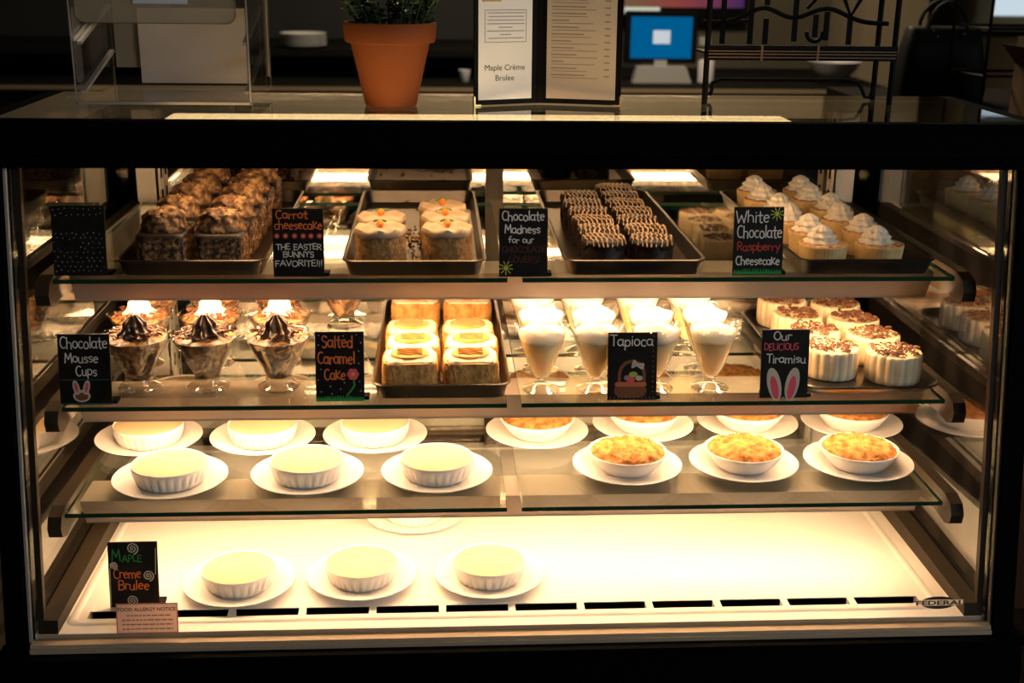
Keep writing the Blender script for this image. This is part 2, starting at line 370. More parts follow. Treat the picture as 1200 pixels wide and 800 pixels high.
def crumble_proto():
    t = thing('fruit_crumble', 'x', 'dessert', (0,0,0))
    pr = [(.036,0),(.038,.001),(.047,.010),(.0555,.023),(.0575,.0265),(.0578,.0282),(.0565,.0290),(.0545,.0278),(.051,.020),(.03,.010),(0,.0095)]
    MB().lathe(pr, 56).build('bowl', RAMP, t, angle=70)
    mb = MB()
    rings = [i/26 for i in range(27)]
    prof = [(.0535*q, .0268 + .0095*(1-q**3)) for q in rings]
    prof = list(reversed(prof)); prof[0] = (.0538, .0255)
    mb.lathe(prof, 120)
    def dis(v):
        q = v.xy.length/.0535
        k = 1.0 if q < .97 else .2
        n1 = noise.noise(Vector((v.x, v.y, 0))*110); n2 = noise.cell(Vector((v.x, v.y, .3))*150)
        return Vector((v.x, v.y, v.z + k*(.0036*n1 + .0045*abs(noise.noise(Vector((v.y, v.x, 3))*190)) + .0022*noise.noise(Vector((v.y, v.x, 5))*420))))
    mb.map(dis).build('crumble_topping', CRUMB, t, angle=80)
    return t
zs3 = Z0 + SHELVES[2][0] + .0005; zdk = Z0 + ZD + .0008
o4 = ('first', 'second', 'third', 'fourth')
BR_F = [(-.488,.149),(-.297,.157),(-.113,.158)]; CR_F = [(.164,.174),(.337,.178),(.508,.176)]
BR_B = [(-.551,.302),(-.379,.300),(-.208,.302)]; CR_B = [(.043,.312),(.213,.334),(.382,.339),(.550,.335)]
BR_T = [(-.535,.475),(-.370,.475),(-.205,.475)]; CR_T = [(.06,.49),(.23,.50),(.40,.505)]
DK = [(-.397,.127),(-.223,.139),(-.038,.137)]; DKB = [(-.150,.345)]
where = []
bfr = ('end by the case wall', 'middle of three', 'nearest the pane gap')
for tag_, pts, names in (
    ('front row, lowest shelf', BR_F, bfr), ('second row, lowest shelf', BR_B, bfr), ('third row, lowest shelf', BR_T, bfr)):
    for (x, y), n_ in zip(pts, names): where.append((x, y, zs3, 'b', '%s, %s' % (tag_, n_)))
cfr = ('nearest the pane gap', 'middle of three', 'beside the right case wall')
cbk = ('nearest the pane gap', 'second from the pane gap', 'third from the pane gap', 'beside the right case wall')
for tag_, pts, names in (
    ('front row, lowest shelf', CR_F, cfr), ('second row, lowest shelf', CR_B, cbk), ('third row, lowest shelf', CR_T, ('nearest the pane gap', 'middle of three', 'farthest from the pane gap'))):
    for (x, y), n_ in zip(pts, names): where.append((x, y, zs3, 'c', '%s, %s' % (tag_, n_)))
for (x, y), n_ in zip(DK, ('beside the maple sign', 'in the middle', 'farthest from the maple sign')): where.append((x, y, zdk, 'b', 'bottom deck, %s' % n_))
for (x, y) in DKB: where.append((x, y, zdk, 'b', 'bottom deck, alone behind the others'))
place_all(plate_proto(), [(x, y, z, 0, ('white saucer under %s, ' % {'b':'custard ramekin','c':'crumble bowl'}[k]) + l) for x, y, z, k, l in where], 'white saucers under the desserts')
place_all(ramekin_proto(), [(x, y, z+.0027, random.uniform(0,3), 'fluted custard ramekin, ' + l) for x, y, z, k, l in where if k == 'b'], 'custard ramekins')
place_all(crumble_proto(), [(x, y, z+.0027, random.uniform(0,6), 'white bowl of brown crumble, ' + l) for x, y, z, k, l in where if k == 'c'], 'crumble bowls')

# ---------------------------------------------------------------- trays
def tray(name, label, x0, x1, y0, y1, z, h, mat, flare=.008, rad=.018, rim=True):
    t = thing(name, label, 'tray', ((x0+x1)/2, (y0+y1)/2, z), 'trays on the shelves')
    a, b = (x1-x0)/2, (y1-y0)/2; f = flare
    def R(d, zz, r): return rrect(-a+d, a-d, -b+d, b-d, r, zz)
    rings = [R(f, 0.0, rad*.7), R(.002, h, rad)]
    mb = MB(); mb.loft([R(f,.0,rad*.7), R(.003,h-.002,rad), R(.0,h-.001,rad), R(-.0005,h+.001,rad), R(.0015,h+.0022,rad), R(.004,h+.001,rad), R(.0045,h-.001,rad), R(f+.002,.0022,rad*.7)], True, True)
    mb.build('pan', mat, t, angle=35)
    return t
Z1, Z2 = Z0+SHELVES[0][0]+.0005, Z0+SHELVES[1][0]+.0005
BLKTRAY = pbr('black_tray_plastic', (.012, .010, .008), .3)
tray('baking_tray', 'steel tray holding the nut-coated cakes', -.532, -.336, .112, .622, Z1, .020, STEEL)
tray('baking_tray', 'half-empty steel tray holding five round carrot cheesecakes', -.236, -.046, .108, .616, Z1, .020, STEEL)
tray('baking_tray', 'steel tray holding two columns of dark chocolate cakes', .058, .250, .108, .622, Z1, .020, STEEL)
tray('baking_tray', 'steel tray holding cream-topped raspberry cheesecakes', .376, .566, .108, .620, Z1, .020, STEEL)
tray('baking_tray', 'steel tray holding the pale caramel cakes on the middle shelf', -.200, -.012, .100, .54, Z2, .020, STEEL)
tray('plastic_tray', 'black plastic tray holding the tiramisu cakes', .396, .594, .104, .50, Z2, .010, BLKTRAY, flare=.012, rad=.03)

# ---------------------------------------------------------------- cakes on the trays
def superell(a, b, e=.30):
    def S(t, s=1.0):
        c, q = math.cos(t), math.sin(t)
        return (s*a*math.copysign(abs(c)**e, c), s*b*math.copysign(abs(q)**e, q))
    return S
def circle(r):
    return lambda t, s=1.0: (s*r*math.cos(t), s*r*math.sin(t))
def ring(S, s, z, n, zf=None):
    return [(*S(2*PI*i/n, s), z if zf is None else zf(2*PI*i/n)) for i in range(n)]
def solid(mb, S, h, n=72, nz=9, ntop=7, edge=.004, dome=.0, taper=1.0):
    R = [ring(S, (.97 if k == 0 else 1.0)*(taper+(1-taper)*k/nz), h*(k/nz) if k < nz else h-edge, n) for k in range(nz+1)]
    R.append(ring(S, .985, h-edge*.3, n))
    for k in range(ntop): q = .95*(1-k/ntop)+.02; R.append(ring(S, q, h+dome*(1-q*q), n))
    return mb.loft(R)
def rough_up(mb, amp, f, seed=0, zmin=.001, f2=None):
    o = Vector((seed*3.1, seed*1.7, seed*.9)); c = Vector((0, 0, .02))
    def fn(v):
        if v.z < zmin: return v
        d = (v - c).normalized(); a = amp*noise.noise(v*f + o)
        if f2: a += amp*.7*noise.noise(v*f2 + o)
        return v + d*a
    return mb.map(fn)
def dripcap(mb, S, h, drop, n=80, out=1.02, thick=.003, dome=.001):
    R = [ring(S, out*.99, 0, n, lambda t: h-drop(t)), ring(S, out+.025, 0, n, lambda t: h-drop(t)*.8), ring(S, out+.02, h-.001, n), ring(S, out-.01, h+thick*.8, n)]
    for q in (.85, .65, .45, .25, .08): R.append(ring(S, q, h+thick+dome*(1-q), n))
    return mb.loft(R, False, True)
def swirl(mb, r0, h, n=8, twist=2.6, depth=.16, layers=3, z0=0.0, seg=96, K=34, amp=.10, tip=.04, pw=.75):
    R = []
    for k in range(K+1):
        t = k/K; base = r0*((1-t)**pw*(1-tip)+tip)*(1+amp*math.sin(2*PI*layers*t))
        if k == 0: base *= .9
        R.append([(base*(1+depth*math.cos(n*a+twist*2*PI*t))*math.cos(a), base*(1+depth*math.cos(n*a+twist*2*PI*t))*math.sin(a), z0+h*t) for a in (2*PI*i/seg for i in range(seg))])
    return mb.loft(R)

NUT = pbr('chopped_nut_coating', (.50, .29, .11), .75, col2=(.035, .016, .006), col3=(.20, .09, .03), scale=150, lo=.36, hi=.60, bump=.8, bscale=220)
NUTTOP = pbr('nut_rosette', (.045, .020, .008), .65, col2=(.42, .24, .09), col3=(.13, .06, .022), scale=75, lo=.35, hi=.66, bump=.7, bscale=180)
CHOC = pbr('dark_chocolate', (.014, .007, .004), .45, spec=.35)
IVORY = pbr('ivory_drizzle', (.38, .26, .16), .4)
def nut_cake():
    t = thing('nut_cake', 'x', 'cake', (0,0,0))
    S = superell(.0325, .041); mb = MB(); solid(mb, S, .047, n=120, nz=16); rough_up(mb, .0022, 190, 1, f2=420)
    mb.build('cake_body', NUT, t, angle=80)
    mb = MB(); dripcap(mb, S, .047, lambda a: .0015+.032*max(0, math.sin(a*6+.6))**6, n=200, out=.995)
    mb.build('chocolate_drip', CHOC, t, angle=70)
    mb = MB(); solid(mb, circle(.031), .024, n=72, nz=10, ntop=10, dome=.006); mb.map(lambda v: Vector((v.x*(1.02-.6*max(0, v.z-.004)/.05), v.y*(1.02-.6*max(0, v.z-.004)/.05), v.z)))
    rough_up(mb, .0062, 95, 4, f2=260); mb.map(lambda v: v+Vector((0,0,.0485)))
    mb.build('nut_rosette', NUTTOP, t, angle=80)
    mb = MB()
    for a, r in ((.3,.024),(2.2,.022),(3.6,.026),(5.2,.022)):
        c = Vector((r*math.cos(a), r*math.sin(a), .055)); d = Vector((-math.sin(a), math.cos(a), .12))
        mb.tube([c-d*.011+Vector((0,0,-.002)), c-d*.004+Vector((0,0,.002)), c+d*.004+Vector((0,0,.002)), c+d*.011+Vector((0,0,-.002))], .0028, 6)
    mb.build('chocolate_curl', IVORY, t)
    return t
zt = Z1 + .0026
sp = []
rowsN = ('front row', 'second row', 'third row', 'fourth row', 'back row')
for i in range(5):
    for j, x in enumerate((-.4735, -.399)):
        sp.append((x, .1650+.0925*i, zt, random.choice((0, PI)) + random.uniform(-.05, .05), 'tall nut-coated cake with chocolate drips, %s, %s column' % (rowsN[i], ('outer', 'inner')[j])))
place_all(nut_cake(), sp, 'nut-coated cakes on the top shelf')

CARROT = pbr('carrot_crumb', (.42, .23, .075), .85, col2=(.18, .085, .025), scale=85, lo=.38, hi=.66, bump=.7, bscale=200)
FROST = pbr('cream_cheese_frosting', (.50, .37, .25), .6, spec=.2, col2=(.40, .28, .17), scale=50, bump=.15)
ORANGEI = pbr('orange_icing', (.80, .20, .02), .4); GREENI = pbr('green_icing', (.05, .16, .03), .4)
def carrot_cake():
    t = thing('carrot_cheesecake', 'x', 'cake', (0,0,0)); S = circle(.0335)
    mb = MB(); solid(mb, S, .052, n=96, nz=14); rough_up(mb, .0012, 220, 2, f2=500); mb.build('cake_body', CARROT, t, angle=80)
    mb = MB(); dripcap(mb, S, .052, lambda a: .007+.0012*math.sin(a*5)+.0008*math.sin(a*8+1), n=110, out=1.02, thick=.003)
    mb.map(lambda v: v + Vector((0,0,.0016*math.sin(v.x*260+v.y*120)*(1 if v.z > .053 else 0)))); mb.build('frosting', FROST, t, angle=70)
    mb = MB(); mb.tube([(.000,-.010,.0580),(.0,-.004,.0590),(.0,.001,.0590),(.0,.004,.0575)], lambda q: .0016+.0032*math.sin(PI*min(q*.75+.12,1)), 10); mb.build('carrot_decoration', ORANGEI, t)
    mb = MB()
    for a in (-.9, -.3, .3, .9): mb.tube([(0,.003,.0585),(.005*math.sin(a)*1.2,.008,.0615),(.011*math.sin(a),.012*math.cos(a)+.001,.0595)], .0015, 6)
    mb.build('carrot_leaves', GREENI, t)
    return t
CARR = [(-.187,.158,'left column, front'),(-.189,.234,'left column, behind the front one'),(-.097,.160,'right column, front'),(-.099,.236,'right column, middle'),(-.103,.309,'right column, back')]
place_all(carrot_cake(), [(x, y, zt, random.uniform(-.2,.2), 'round frosted carrot cheesecake with icing carrot, '+l) for x, y, l in CARR], 'carrot cheesecakes on their tray')
mb = MB(); rnd = random.Random(5)
for i in range(70):
    x, y = rnd.uniform(-.222,-.062), rnd.uniform(.33,.60) if i > 25 else rnd.uniform(.13,.33)
    if i <= 25: x = rnd.uniform(-.152,-.132)
    if i > 45: x, y = rnd.uniform(-.16,-.10), rnd.uniform(.34,.40)
    s = rnd.uniform(.0012,.0032); mb.lathe([(0,-s),(s*.8,-s*.5),(s,0),(s*.7,s*.6),(0,s*.8)], 6, cx=x, cy=y, cz=s)
tag(mb.build('cake_crumbs', CARROT, None, loc=(0,0,Z1+.0027)), 'cake crumbs scattered on the half-empty steel tray', 'crumbs', None, 'stuff')

def choc_cake():
    t = thing('chocolate_cake', 'x', 'cake', (0,0,0)); S = circle(.0295)
    mb = MB(); solid(mb, S, .036, n=64, nz=8, edge=.005); rough_up(mb, .0005, 160, 5); mb.build('cake_body', pbr('chocolate_cake_crumb', (.016,.009,.006), .45, bump=.3, scale=200), t, angle=60)
    mb = MB(); dripcap(mb, S, .036, lambda a: .008+.003*math.sin(a*6)+.002*math.sin(a*11+1), n=90, out=1.02, thick=.004, dome=.002); mb.build('chocolate_glaze', CHOC, t, angle=70)
    mb = MB(); rr = random.Random(3)
    for k in range(9):
        y0 = -.0260+.0065*k; half = math.sqrt(max(.0002, .0305**2-y0**2)); pts = []
        for i in range(13):
            x = half*(1.04)*(i/6-1); q = abs(i/6-1); pts.append((y0+.0013*math.sin(i*1.3+k), x*(1.0 if q < .97 else 1.03), .0408+.0012*(1-q)-(.007 if q > .97 else 0)))
        mb.tube(pts, .0009 + .0006*rr.random(), 6)
    mb.build('drizzle', IVORY, t)
    return t
sp = []
rowsC = ('first', 'second', 'third', 'fourth', 'fifth', 'sixth', 'seventh')
for j, (x, n) in enumerate(((.115, 6), (.181, 7))):
    for i in range(n):
        sp.append((x + (.002 if i % 2 else 0), .154+.0640*i, zt, random.uniform(-.2,.2), 'striped dark chocolate cake, %s from the front, %s column' % (rowsC[i], ('shorter', 'longer')[j])))
place_all(choc_cake(), sp, 'chocolate cakes on their tray')

BISC = pbr('cheesecake_side', (.72, .50, .22), .6, col2=(.62, .40, .16), scale=60, bump=.15)
RASP = pbr('raspberry_swirl', (.75, .48, .22), .45, col2=(.34, .05, .03), scale=55, lo=.42, hi=.58, distortion=2.0)
WHIP = pbr('whipped_cream', (.80, .72, .60), .5, sss=.3, srad=(.02,.014,.008))
def rasp_cake():
    t = thing('raspberry_cheesecake', 'x', 'cheesecake', (0,0,0))
    def mod(th, r, z, k): return (r*(1+.012*math.cos(40*th)) if 0 < k < 6 else r), z
    mb = MB(); mb.lathe([(.0285,0),(.0295,.002),(.0302,.008),(.0312,.016),(.032,.024),(.0326,.029),(.0330,.0315),(.0325,.0325),(.031,.0325)], 120, mod, cap0=True); mb.build('cheesecake_body', BISC, t, angle=60)
    MB().lathe([(.0318,.0322),(.025,.0335),(.012,.0338),(.001,.0338)], 48, cap1=True).build('raspberry_swirl', RASP, t)
    mb = MB(); swirl(mb, .0215, .0245, n=9, twist=.55, depth=.10, layers=3, z0=.0325, amp=.10, pw=.5); mb.map(lambda v: v+Vector((-.003,.004,0))); mb.build('cream_rosette', WHIP, t, angle=80)
    return t
sp = []
for j, x in enumerate((.4215, .500)):
    for i in range(6):
        sp.append((x+(.004 if i % 2 else -.003), .150+.083*i*(.96), zt, random.uniform(-.5,.5), 'small cheesecake with cream rosette, %s from front, column %s' % (rowsC[i], ('behind the raspberry sign', 'beside the case wall')[j])))
place_all(rasp_cake(), sp, 'raspberry cheesecakes on their tray')

CARAM = pbr('caramel_cake_crumb', (.74, .40, .115), .85, col2=(.40, .175, .04), scale=75, lo=.38, hi=.66, bump=.6, bscale=210)
CARSAUCE = pbr('caramel_sauce', (.55, .27, .075), .25, coat=.3, col2=(.66, .38, .13), scale=40)
FROSTW = pbr('caramel_cake_frosting', (.78, .67, .50), .85, spec=.1, col2=(.70, .52, .30), scale=150, lo=.55, hi=.75, bump=.3)
def caramel_cake():
    t = thing('caramel_cake', 'x', 'cake', (0,0,0)); S = superell(.0385, .0345, .42)
    mb = MB(); solid(mb, S, .041, n=110, nz=12, edge=.008, dome=.001); rough_up(mb, .0018, 200, 7, f2=450); mb.build('cake_body', CARAM, t, angle=80)
    mb = MB(); dripcap(mb, S, .039, lambda a: .0035+.0014*math.sin(a*9)+.0014*math.sin(a*5+2), n=110, out=.93, thick=.005, dome=.002); rough_up(mb, .0024, 150, 9, f2=380); mb.build('frosting', FROSTW, t, angle=70)
    MB().lathe([(.0265,.0446),(.026,.0480),(.022,.0488),(.001,.0486)], 40, cap1=True).map(lambda v: Vector((v.x, v.y*.85, v.z))).build('caramel_disc', CARSAUCE, t)
    mb = MB()
    for k in range(4): mb.tube([(-.017+.0034*i, -.012+.008*k+.002*math.sin(i*1.1+k), .0496) for i in range(11)], .0009, 6)
    mb.build('caramel_drizzle', pbr('dark_caramel', (.40,.17,.045), .3), t)
    return t
sp = []
zc = Z2 + .0026
for j, x in enumerate((-.1495, -.0655)):
    for i, y in enumerate((.154, .2255, .297, .455)):
        sp.append((x+.003*(i % 2), y, zc, random.uniform(-.04,.04), 'pale caramel cake, %s, column %s' % (('front row','second row','third row','alone at the back')[i], ('beside the red lettered sign', 'beside the tapioca cups')[j])))
place_all(caramel_cake(), sp, 'caramel cakes on their tray')

LADY = pbr('ladyfinger_cream', (.82, .70, .48), .6, col2=(.74, .60, .38), scale=40, bump=.15)
SHAVE = pbr('chocolate_shavings', (.10, .036, .016), .5, col2=(.22, .09, .04), scale=90)
def tiramisu():
    t = thing('tiramisu_cake', 'x', 'cake', (0,0,0))
    def mod(th, r, z, k): return (r*(.965+.045*abs(math.cos(9*th))) if k < 7 else r), z+(.0015*abs(math.cos(9*th)) if 3 < k < 7 else 0)
    MB().lathe([(.037,0),(.0385,.0015),(.0395,.010),(.0395,.028),(.0393,.036),(.0385,.0395),(.036,.041),(.033,.0405),(.02,.0412),(.001,.0415)], 144, mod, cap0=True, cap1=True).build('cake_body', LADY, t, angle=70)
    mb = MB(); rr = random.Random(11)
    for i in range(85):
        a, q = rr.uniform(0, 2*PI), .034*math.sqrt(rr.random()); c = Vector((q*math.cos(a), q*math.sin(a), .0425+rr.random()*.003)); b = rr.uniform(0, PI); l = rr.uniform(.004,.010)
        d = Vector((math.cos(b), math.sin(b), rr.uniform(-.15,.25))); mb.tube([c-d*l*.5, c+Vector((0,0,.0012)), c+d*l*.5], .0009+.0008*rr.random(), 4)
    mb.build('chocolate_shavings', SHAVE, t, smooth=False)
    return t
sp = []
for i in range(4): sp.append((.457-.001*i, .190+.085*i, Z2+.0026, random.uniform(0,3), 'tiramisu cake with shavings, %s from front, column behind the tiramisu sign' % rowsC[i]))
for i in range(4): sp.append((.5415-.002*i, .166+.085*i, Z2+.0026, random.uniform(0,3), 'tiramisu cake with shavings, %s from front, column by the case wall' % rowsC[i]))
place_all(tiramisu(), sp, 'tiramisu cakes on their tray')

# ---------------------------------------------------------------- dessert cups
MOUSSE = pbr('marbled_mousse', (.040, .014, .006), .4, col2=(.56, .30, .11), col3=(.20, .08, .028), scale=38, lo=.38, hi=.60, distortion=2.5, detail=3)
SWIRLC = pbr('chocolate_swirl', (.050, .020, .009), .28, col2=(.24, .12, .055), scale=30, lo=.4, hi=.75, coat=.2)
def cup_shell(t, prof_foot, prof_out, wall, n, mod=None):
    MB().lathe(prof_foot, 56, cap0=True, cap1=True).build('cup_foot', CUP_FOOT, t, angle=50)
    MB().lathe(prof_out, n, mod, cap0=True).build('cup_bowl', CUP_GLASS, t, angle=60)
def mousse_cup(cream):
    t = thing('mousse_cup', 'x', 'dessert cup', (0,0,0))
    cup_shell(t, [(.0265,0),(.0290,.0015),(.0290,.0035),(.025,.006),(.019,.0085),(.0180,.012),(.0185,.0155),(.0180,.018)],
              [(.0175,.0183),(.0185,.022),(.0222,.030),(.0278,.040),(.0365,.058),(.0420,.070),(.0446,.0765),(.0460,.0785),(.0466,.0792),(.0459,.0797),(.0449,.0790)], .0015, 96,
              lambda th, r, z, k: (r*(1+.022*math.cos(8*th)) if 2 <= k <= 7 else r, z))
    MB().lathe([(.016,.0195),(.0204,.030),(.0259,.040),(.0343,.058),(.0397,.0695),(.0411,.0725),(.036,.0735),(.02,.0765),(.001,.0775)], 64, lambda th, r, z, k: (r*(1+.015*math.cos(8*th)), z + (.0012*math.sin(5*th+r*300) if k > 5 else 0)), cap0=True, cap1=True).build('mousse', MOUSSE, t, angle=70)
    mb = MB(); swirl(mb, .0205, .031, n=8, twist=.40, depth=.17, layers=2, z0=.0755, amp=.09, pw=.58); rough_up(mb, .0012, 120, 3); mb.build('pale_swirl' if cream else 'chocolate_swirl', WHIP if cream else SWIRLC, t, angle=80)
    mb = MB(); rr = random.Random(2)
    for i in range(44):
        a, q = rr.uniform(0, 2*PI), rr.uniform(.018,.0375); c = Vector((q*math.cos(a), q*math.sin(a), .0785+rr.random()*.004)); b = rr.uniform(0, PI); d = Vector((math.cos(b), math.sin(b), .2))
        mb.tube([c-d*.005, c+Vector((0,0,.0015)), c+d*.005], .0013, 5)
    mb.build('chocolate_shavings', SHAVE, t)
    return t
e3 = ('beside the mousse sign', 'second from the mousse sign', 'third from the mousse sign', 'fourth from the mousse sign')
place_all(mousse_cup(False), [(x, y, Z2, random.uniform(0,6), 'mousse cup with dark swirl, front row, '+l) for (x, y), l in zip(((-.523,.160),(-.4285,.158),(-.331,.157)), e3)], 'chocolate mousse cups')
place_all(mousse_cup(True), [(x, y, Z2, random.uniform(0,6), 'mousse cup with pale swirl, %s row, %s' % (r_, l)) for (x, y, r_), l in zip(((-.540,.262,'second'),(-.4385,.260,'second'),(-.340,.262,'second'),(-.550,.385,'back'),(-.454,.390,'back'),(-.358,.40,'back'),(-.262,.455,'back')), e3[:3]+e3)], 'pale-topped mousse cups')  # rear cups get a pale swirl where the front row has a dark one
TAP = pbr('tapioca_pudding', (.93, .74, .42), .45, col2=(.88, .66, .34), scale=60, bump=.1, sss=1.0, srad=(.05,.035,.018))
def tapioca():
    t = thing('tapioca_cup', 'x', 'dessert cup', (0,0,0))
    def mod(th, r, z, k):
        w_ = max(0, (z-.045)/.045); return r*(1+.035*w_*math.cos(6*th)), z+.0038*w_*w_*math.cos(6*th)
    cup_shell(t, [(.024,0),(.0262,.0015),(.0262,.003),(.020,.0055),(.010,.009),(.0075,.014),(.0085,.0185)],
              [(.0086,.0187),(.013,.026),(.0185,.038),(.0235,.052),(.0280,.066),(.0322,.080),(.0350,.088),(.0362,.0905),(.0364,.0915),(.0354,.0918)], .0015, 96, mod)
    MB().lathe([(.0078,.0205),(.0115,.026),(.0168,.038),(.0217,.052),(.0262,.066),(.0285,.073)], 64, cap0=True, cap1=True).build('tapioca', TAP, t, angle=70)
    mb = MB(); mb.lathe([(.0283,.0733),(.0308,.080),(.0318,.085),(.0300,.0875),(.022,.0895),(.010,.0905),(.001,.091)], 64, lambda th, r, z, k: (r, z+.0012*math.sin(th*5+k)), cap0=True, cap1=True); rough_up(mb, .0014, 110, 3, zmin=.0872); mb.build('whipped_cream', pbr('soft_cream', (.86,.80,.70), .5, sss=1.0, srad=(.06,.05,.035)), t, angle=80)
    return t
sp = []
for r_, y in (('front', .136), ('second', .222), ('back', .308)):
    for x, l in zip((.032, .108, .191, .270), ('nearest the caramel cakes', 'second from the caramel cakes', 'third from the caramel cakes', 'nearest the tiramisu sign')):
        sp.append((x + (.006 if r_ == 'second' else 0), y, Z2, random.uniform(0,6), 'scalloped glass cup of pale tapioca, %s row, %s' % (r_, l)))
place_all(tapioca(), sp, 'tapioca cups on the middle shelf')

# ---------------------------------------------------------------- hand-lettered signs (chalk pen stroke font)
def A(cx, cy, rx, ry, a0, a1, n=12): return [(cx+rx*math.cos(math.radians(a0+(a1-a0)*i/n)), cy+ry*math.sin(math.radians(a0+(a1-a0)*i/n))) for i in range(n+1)]
G = {
 'a': (.56, [A(.24,.30,.21,.29,60,330), [(.45,.58),(.44,.10),(.52,.0)]]), 'b': (.52, [[(.06,1),(.06,0)], A(.26,.29,.20,.29,150,-150)]),
 'c': (.48, [A(.27,.30,.21,.30,50,310)]), 'd': (.54, [A(.24,.29,.20,.29,30,330), [(.45,1),(.45,0)]]), 'e': (.52, [[(.06,.32),(.44,.36)]+A(.26,.30,.20,.30,20,310)]),
 'f': (.42, [A(.30,.78,.14,.20,60,180)+[(.15,0)], [(.02,.52),(.34,.54)]]), 'h': (.54, [[(.06,1),(.06,0)], [(.06,.35)]+A(.25,.38,.19,.20,160,0)+[(.45,0)]]),
 'i': (.22, [[(.11,.58),(.11,0)], [(.11,.80),(.115,.84)]]), 'k': (.50, [[(.06,.8),(.06,0)], [(.42,.70),(.08,.30),(.44,0)]]), 'l': (.22, [[(.11,1),(.11,0)]]),
 'm': (.80, [[(.06,.58),(.06,0)], [(.06,.40)]+A(.22,.38,.15,.20,150,0)+[(.38,0)], [(.38,.40)]+A(.54,.38,.15,.20,150,0)+[(.70,0)]]),
 'n': (.54, [[(.06,.58),(.06,0)], [(.06,.38)]+A(.25,.38,.19,.20,150,0)+[(.45,0)]]), 'o': (.54, [A(.27,.30,.21,.30,90,450,16)]),
 'p': (.52, [[(.06,.58),(.06,-.34)], A(.26,.30,.20,.29,150,-150)]), 'r': (.40, [[(.07,.58),(.07,0)], [(.07,.36)]+A(.24,.38,.16,.18,150,40)]),
 's': (.46, [[(.40,.50)]+A(.23,.44,.15,.14,60,250)+A(.23,.15,.16,.15,80,-130)]), 't': (.42, [[(.20,.95),(.20,.12),(.28,.0),(.38,.05)], [(.02,.62),(.38,.64)]]),
 'u': (.54, [[(.06,.58)]+A(.24,.20,.18,.20,190,350)+[(.43,.58)], [(.43,.58),(.43,.08),(.50,0)]]), 'y': (.50, [[(.05,.58),(.25,.05)], [(.45,.58),(.14,-.34)]]),
 'A': (.66, [[(.03,0),(.32,1),(.62,0)], [(.14,.36),(.52,.36)]]), 'B': (.58, [[(.07,0),(.07,1)], [(.07,1)]+A(.28,.77,.20,.23,90,-90)+[(.07,.54)], [(.07,.54)]+A(.30,.27,.23,.27,90,-90)+[(.07,0)]]),
 'C': (.62, [A(.36,.5,.29,.5,55,305,16)]), 'D': (.62, [[(.07,0),(.07,1)]+A(.16,.5,.40,.5,90,-90,14)+[(.07,0)]]), 'E': (.52, [[(.46,1),(.07,1),(.07,0),(.47,0)], [(.07,.52),(.40,.52)]]),
 'F': (.50, [[(.46,1),(.07,1),(.07,0)], [(.07,.54),(.38,.54)]]), 'H': (.62, [[(.07,1),(.07,0)], [(.53,1),(.53,0)], [(.07,.5),(.53,.5)]]), 'I': (.22, [[(.11,1),(.11,0)]]), 'L': (.48, [[(.07,1),(.07,0),(.44,0)]]),
 'M': (.76, [[(.05,0),(.12,1),(.38,.35),(.63,1),(.70,0)]]), 'N': (.64, [[(.07,0),(.07,1),(.55,0),(.55,1)]]), 'O': (.66, [A(.33,.5,.28,.5,90,450,18)]), 'P': (.54, [[(.07,0),(.07,1)]+A(.26,.74,.22,.26,90,-90)+[(.07,.48)]]),
 'R': (.58, [[(.07,0),(.07,1)]+A(.26,.76,.22,.24,90,-90)+[(.07,.52)], [(.22,.52),(.52,0)]]), 'S': (.54, [[(.47,.86)]+A(.27,.76,.19,.24,50,260)+A(.26,.26,.20,.26,85,-140)]),
 'T': (.56, [[(.02,1),(.54,1)], [(.28,1),(.28,0)]]), 'U': (.60, [[(.07,1)]+A(.29,.25,.22,.25,180,360)+[(.51,1)]]), 'V': (.58, [[(.03,1),(.28,0),(.54,1)]]),
 'W': (.86, [[(.04,1),(.20,0),(.42,.65),(.62,0),(.80,1)]]), 'Y': (.56, [[(.03,1),(.28,.5)], [(.53,1),(.28,.5),(.28,0)]]), '!': (.22, [[(.13,1),(.10,.28)], [(.09,.04),(.095,.0)]]), ' ': (.36, []),
 'k2': (.5, []),
}
def ribbon(mb, pts, w_, y, n=7):
    for (x0, z0), (x1, z1) in zip(pts, pts[1:]):
        dx, dz = x1-x0, z1-z0; l = math.hypot(dx, dz) or 1e-9; nx, nz = -dz/l*w_/2, dx/l*w_/2
        mb.quad((x0+nx,y,z0+nz),(x0-nx,y,z0-nz),(x1-nx,y,z1-nz),(x1+nx,y,z1+nz))
    for k, (x, z) in enumerate(pts):
        mb._add([(x+w_/2*math.cos(2*PI*i/n), y-.000005, z+w_/2*math.sin(2*PI*i/n)) for i in range(n)], [tuple(range(n))])
def disc(mb, x, z, rx, rz, y, n=16, rot=0.0):
    c, s = math.cos(rot), math.sin(rot); vs = []
    for i in range(n):
        a, b = rx*math.cos(2*PI*i/n), rz*math.sin(2*PI*i/n); vs.append((x+a*c-b*s, y, z+a*s+b*c))
    mb._add(vs, [tuple(range(n))])
CH = {k: pbr('chalk_'+k, c, .8) for k, c in dict(white=(.86,.83,.78), orange=(.85,.20,.04), red=(.55,.06,.025), dimred=(.085,.022,.012), green=(.02,.30,.06), yellow=(.52,.56,.07), pink=(.85,.10,.16), teal=(.02,.12,.10), brown=(.22,.075,.03), rust=(.62,.17,.06), grey=(.30,.28,.27), dot=(.34,.33,.32), gold=(.75,.45,.08), offwhite=(.62,.55,.45)).items()}
BOARD = pbr('chalkboard', (.008, .007, .006), .55, spec=.2, col2=(.013, .012, .011), scale=60)
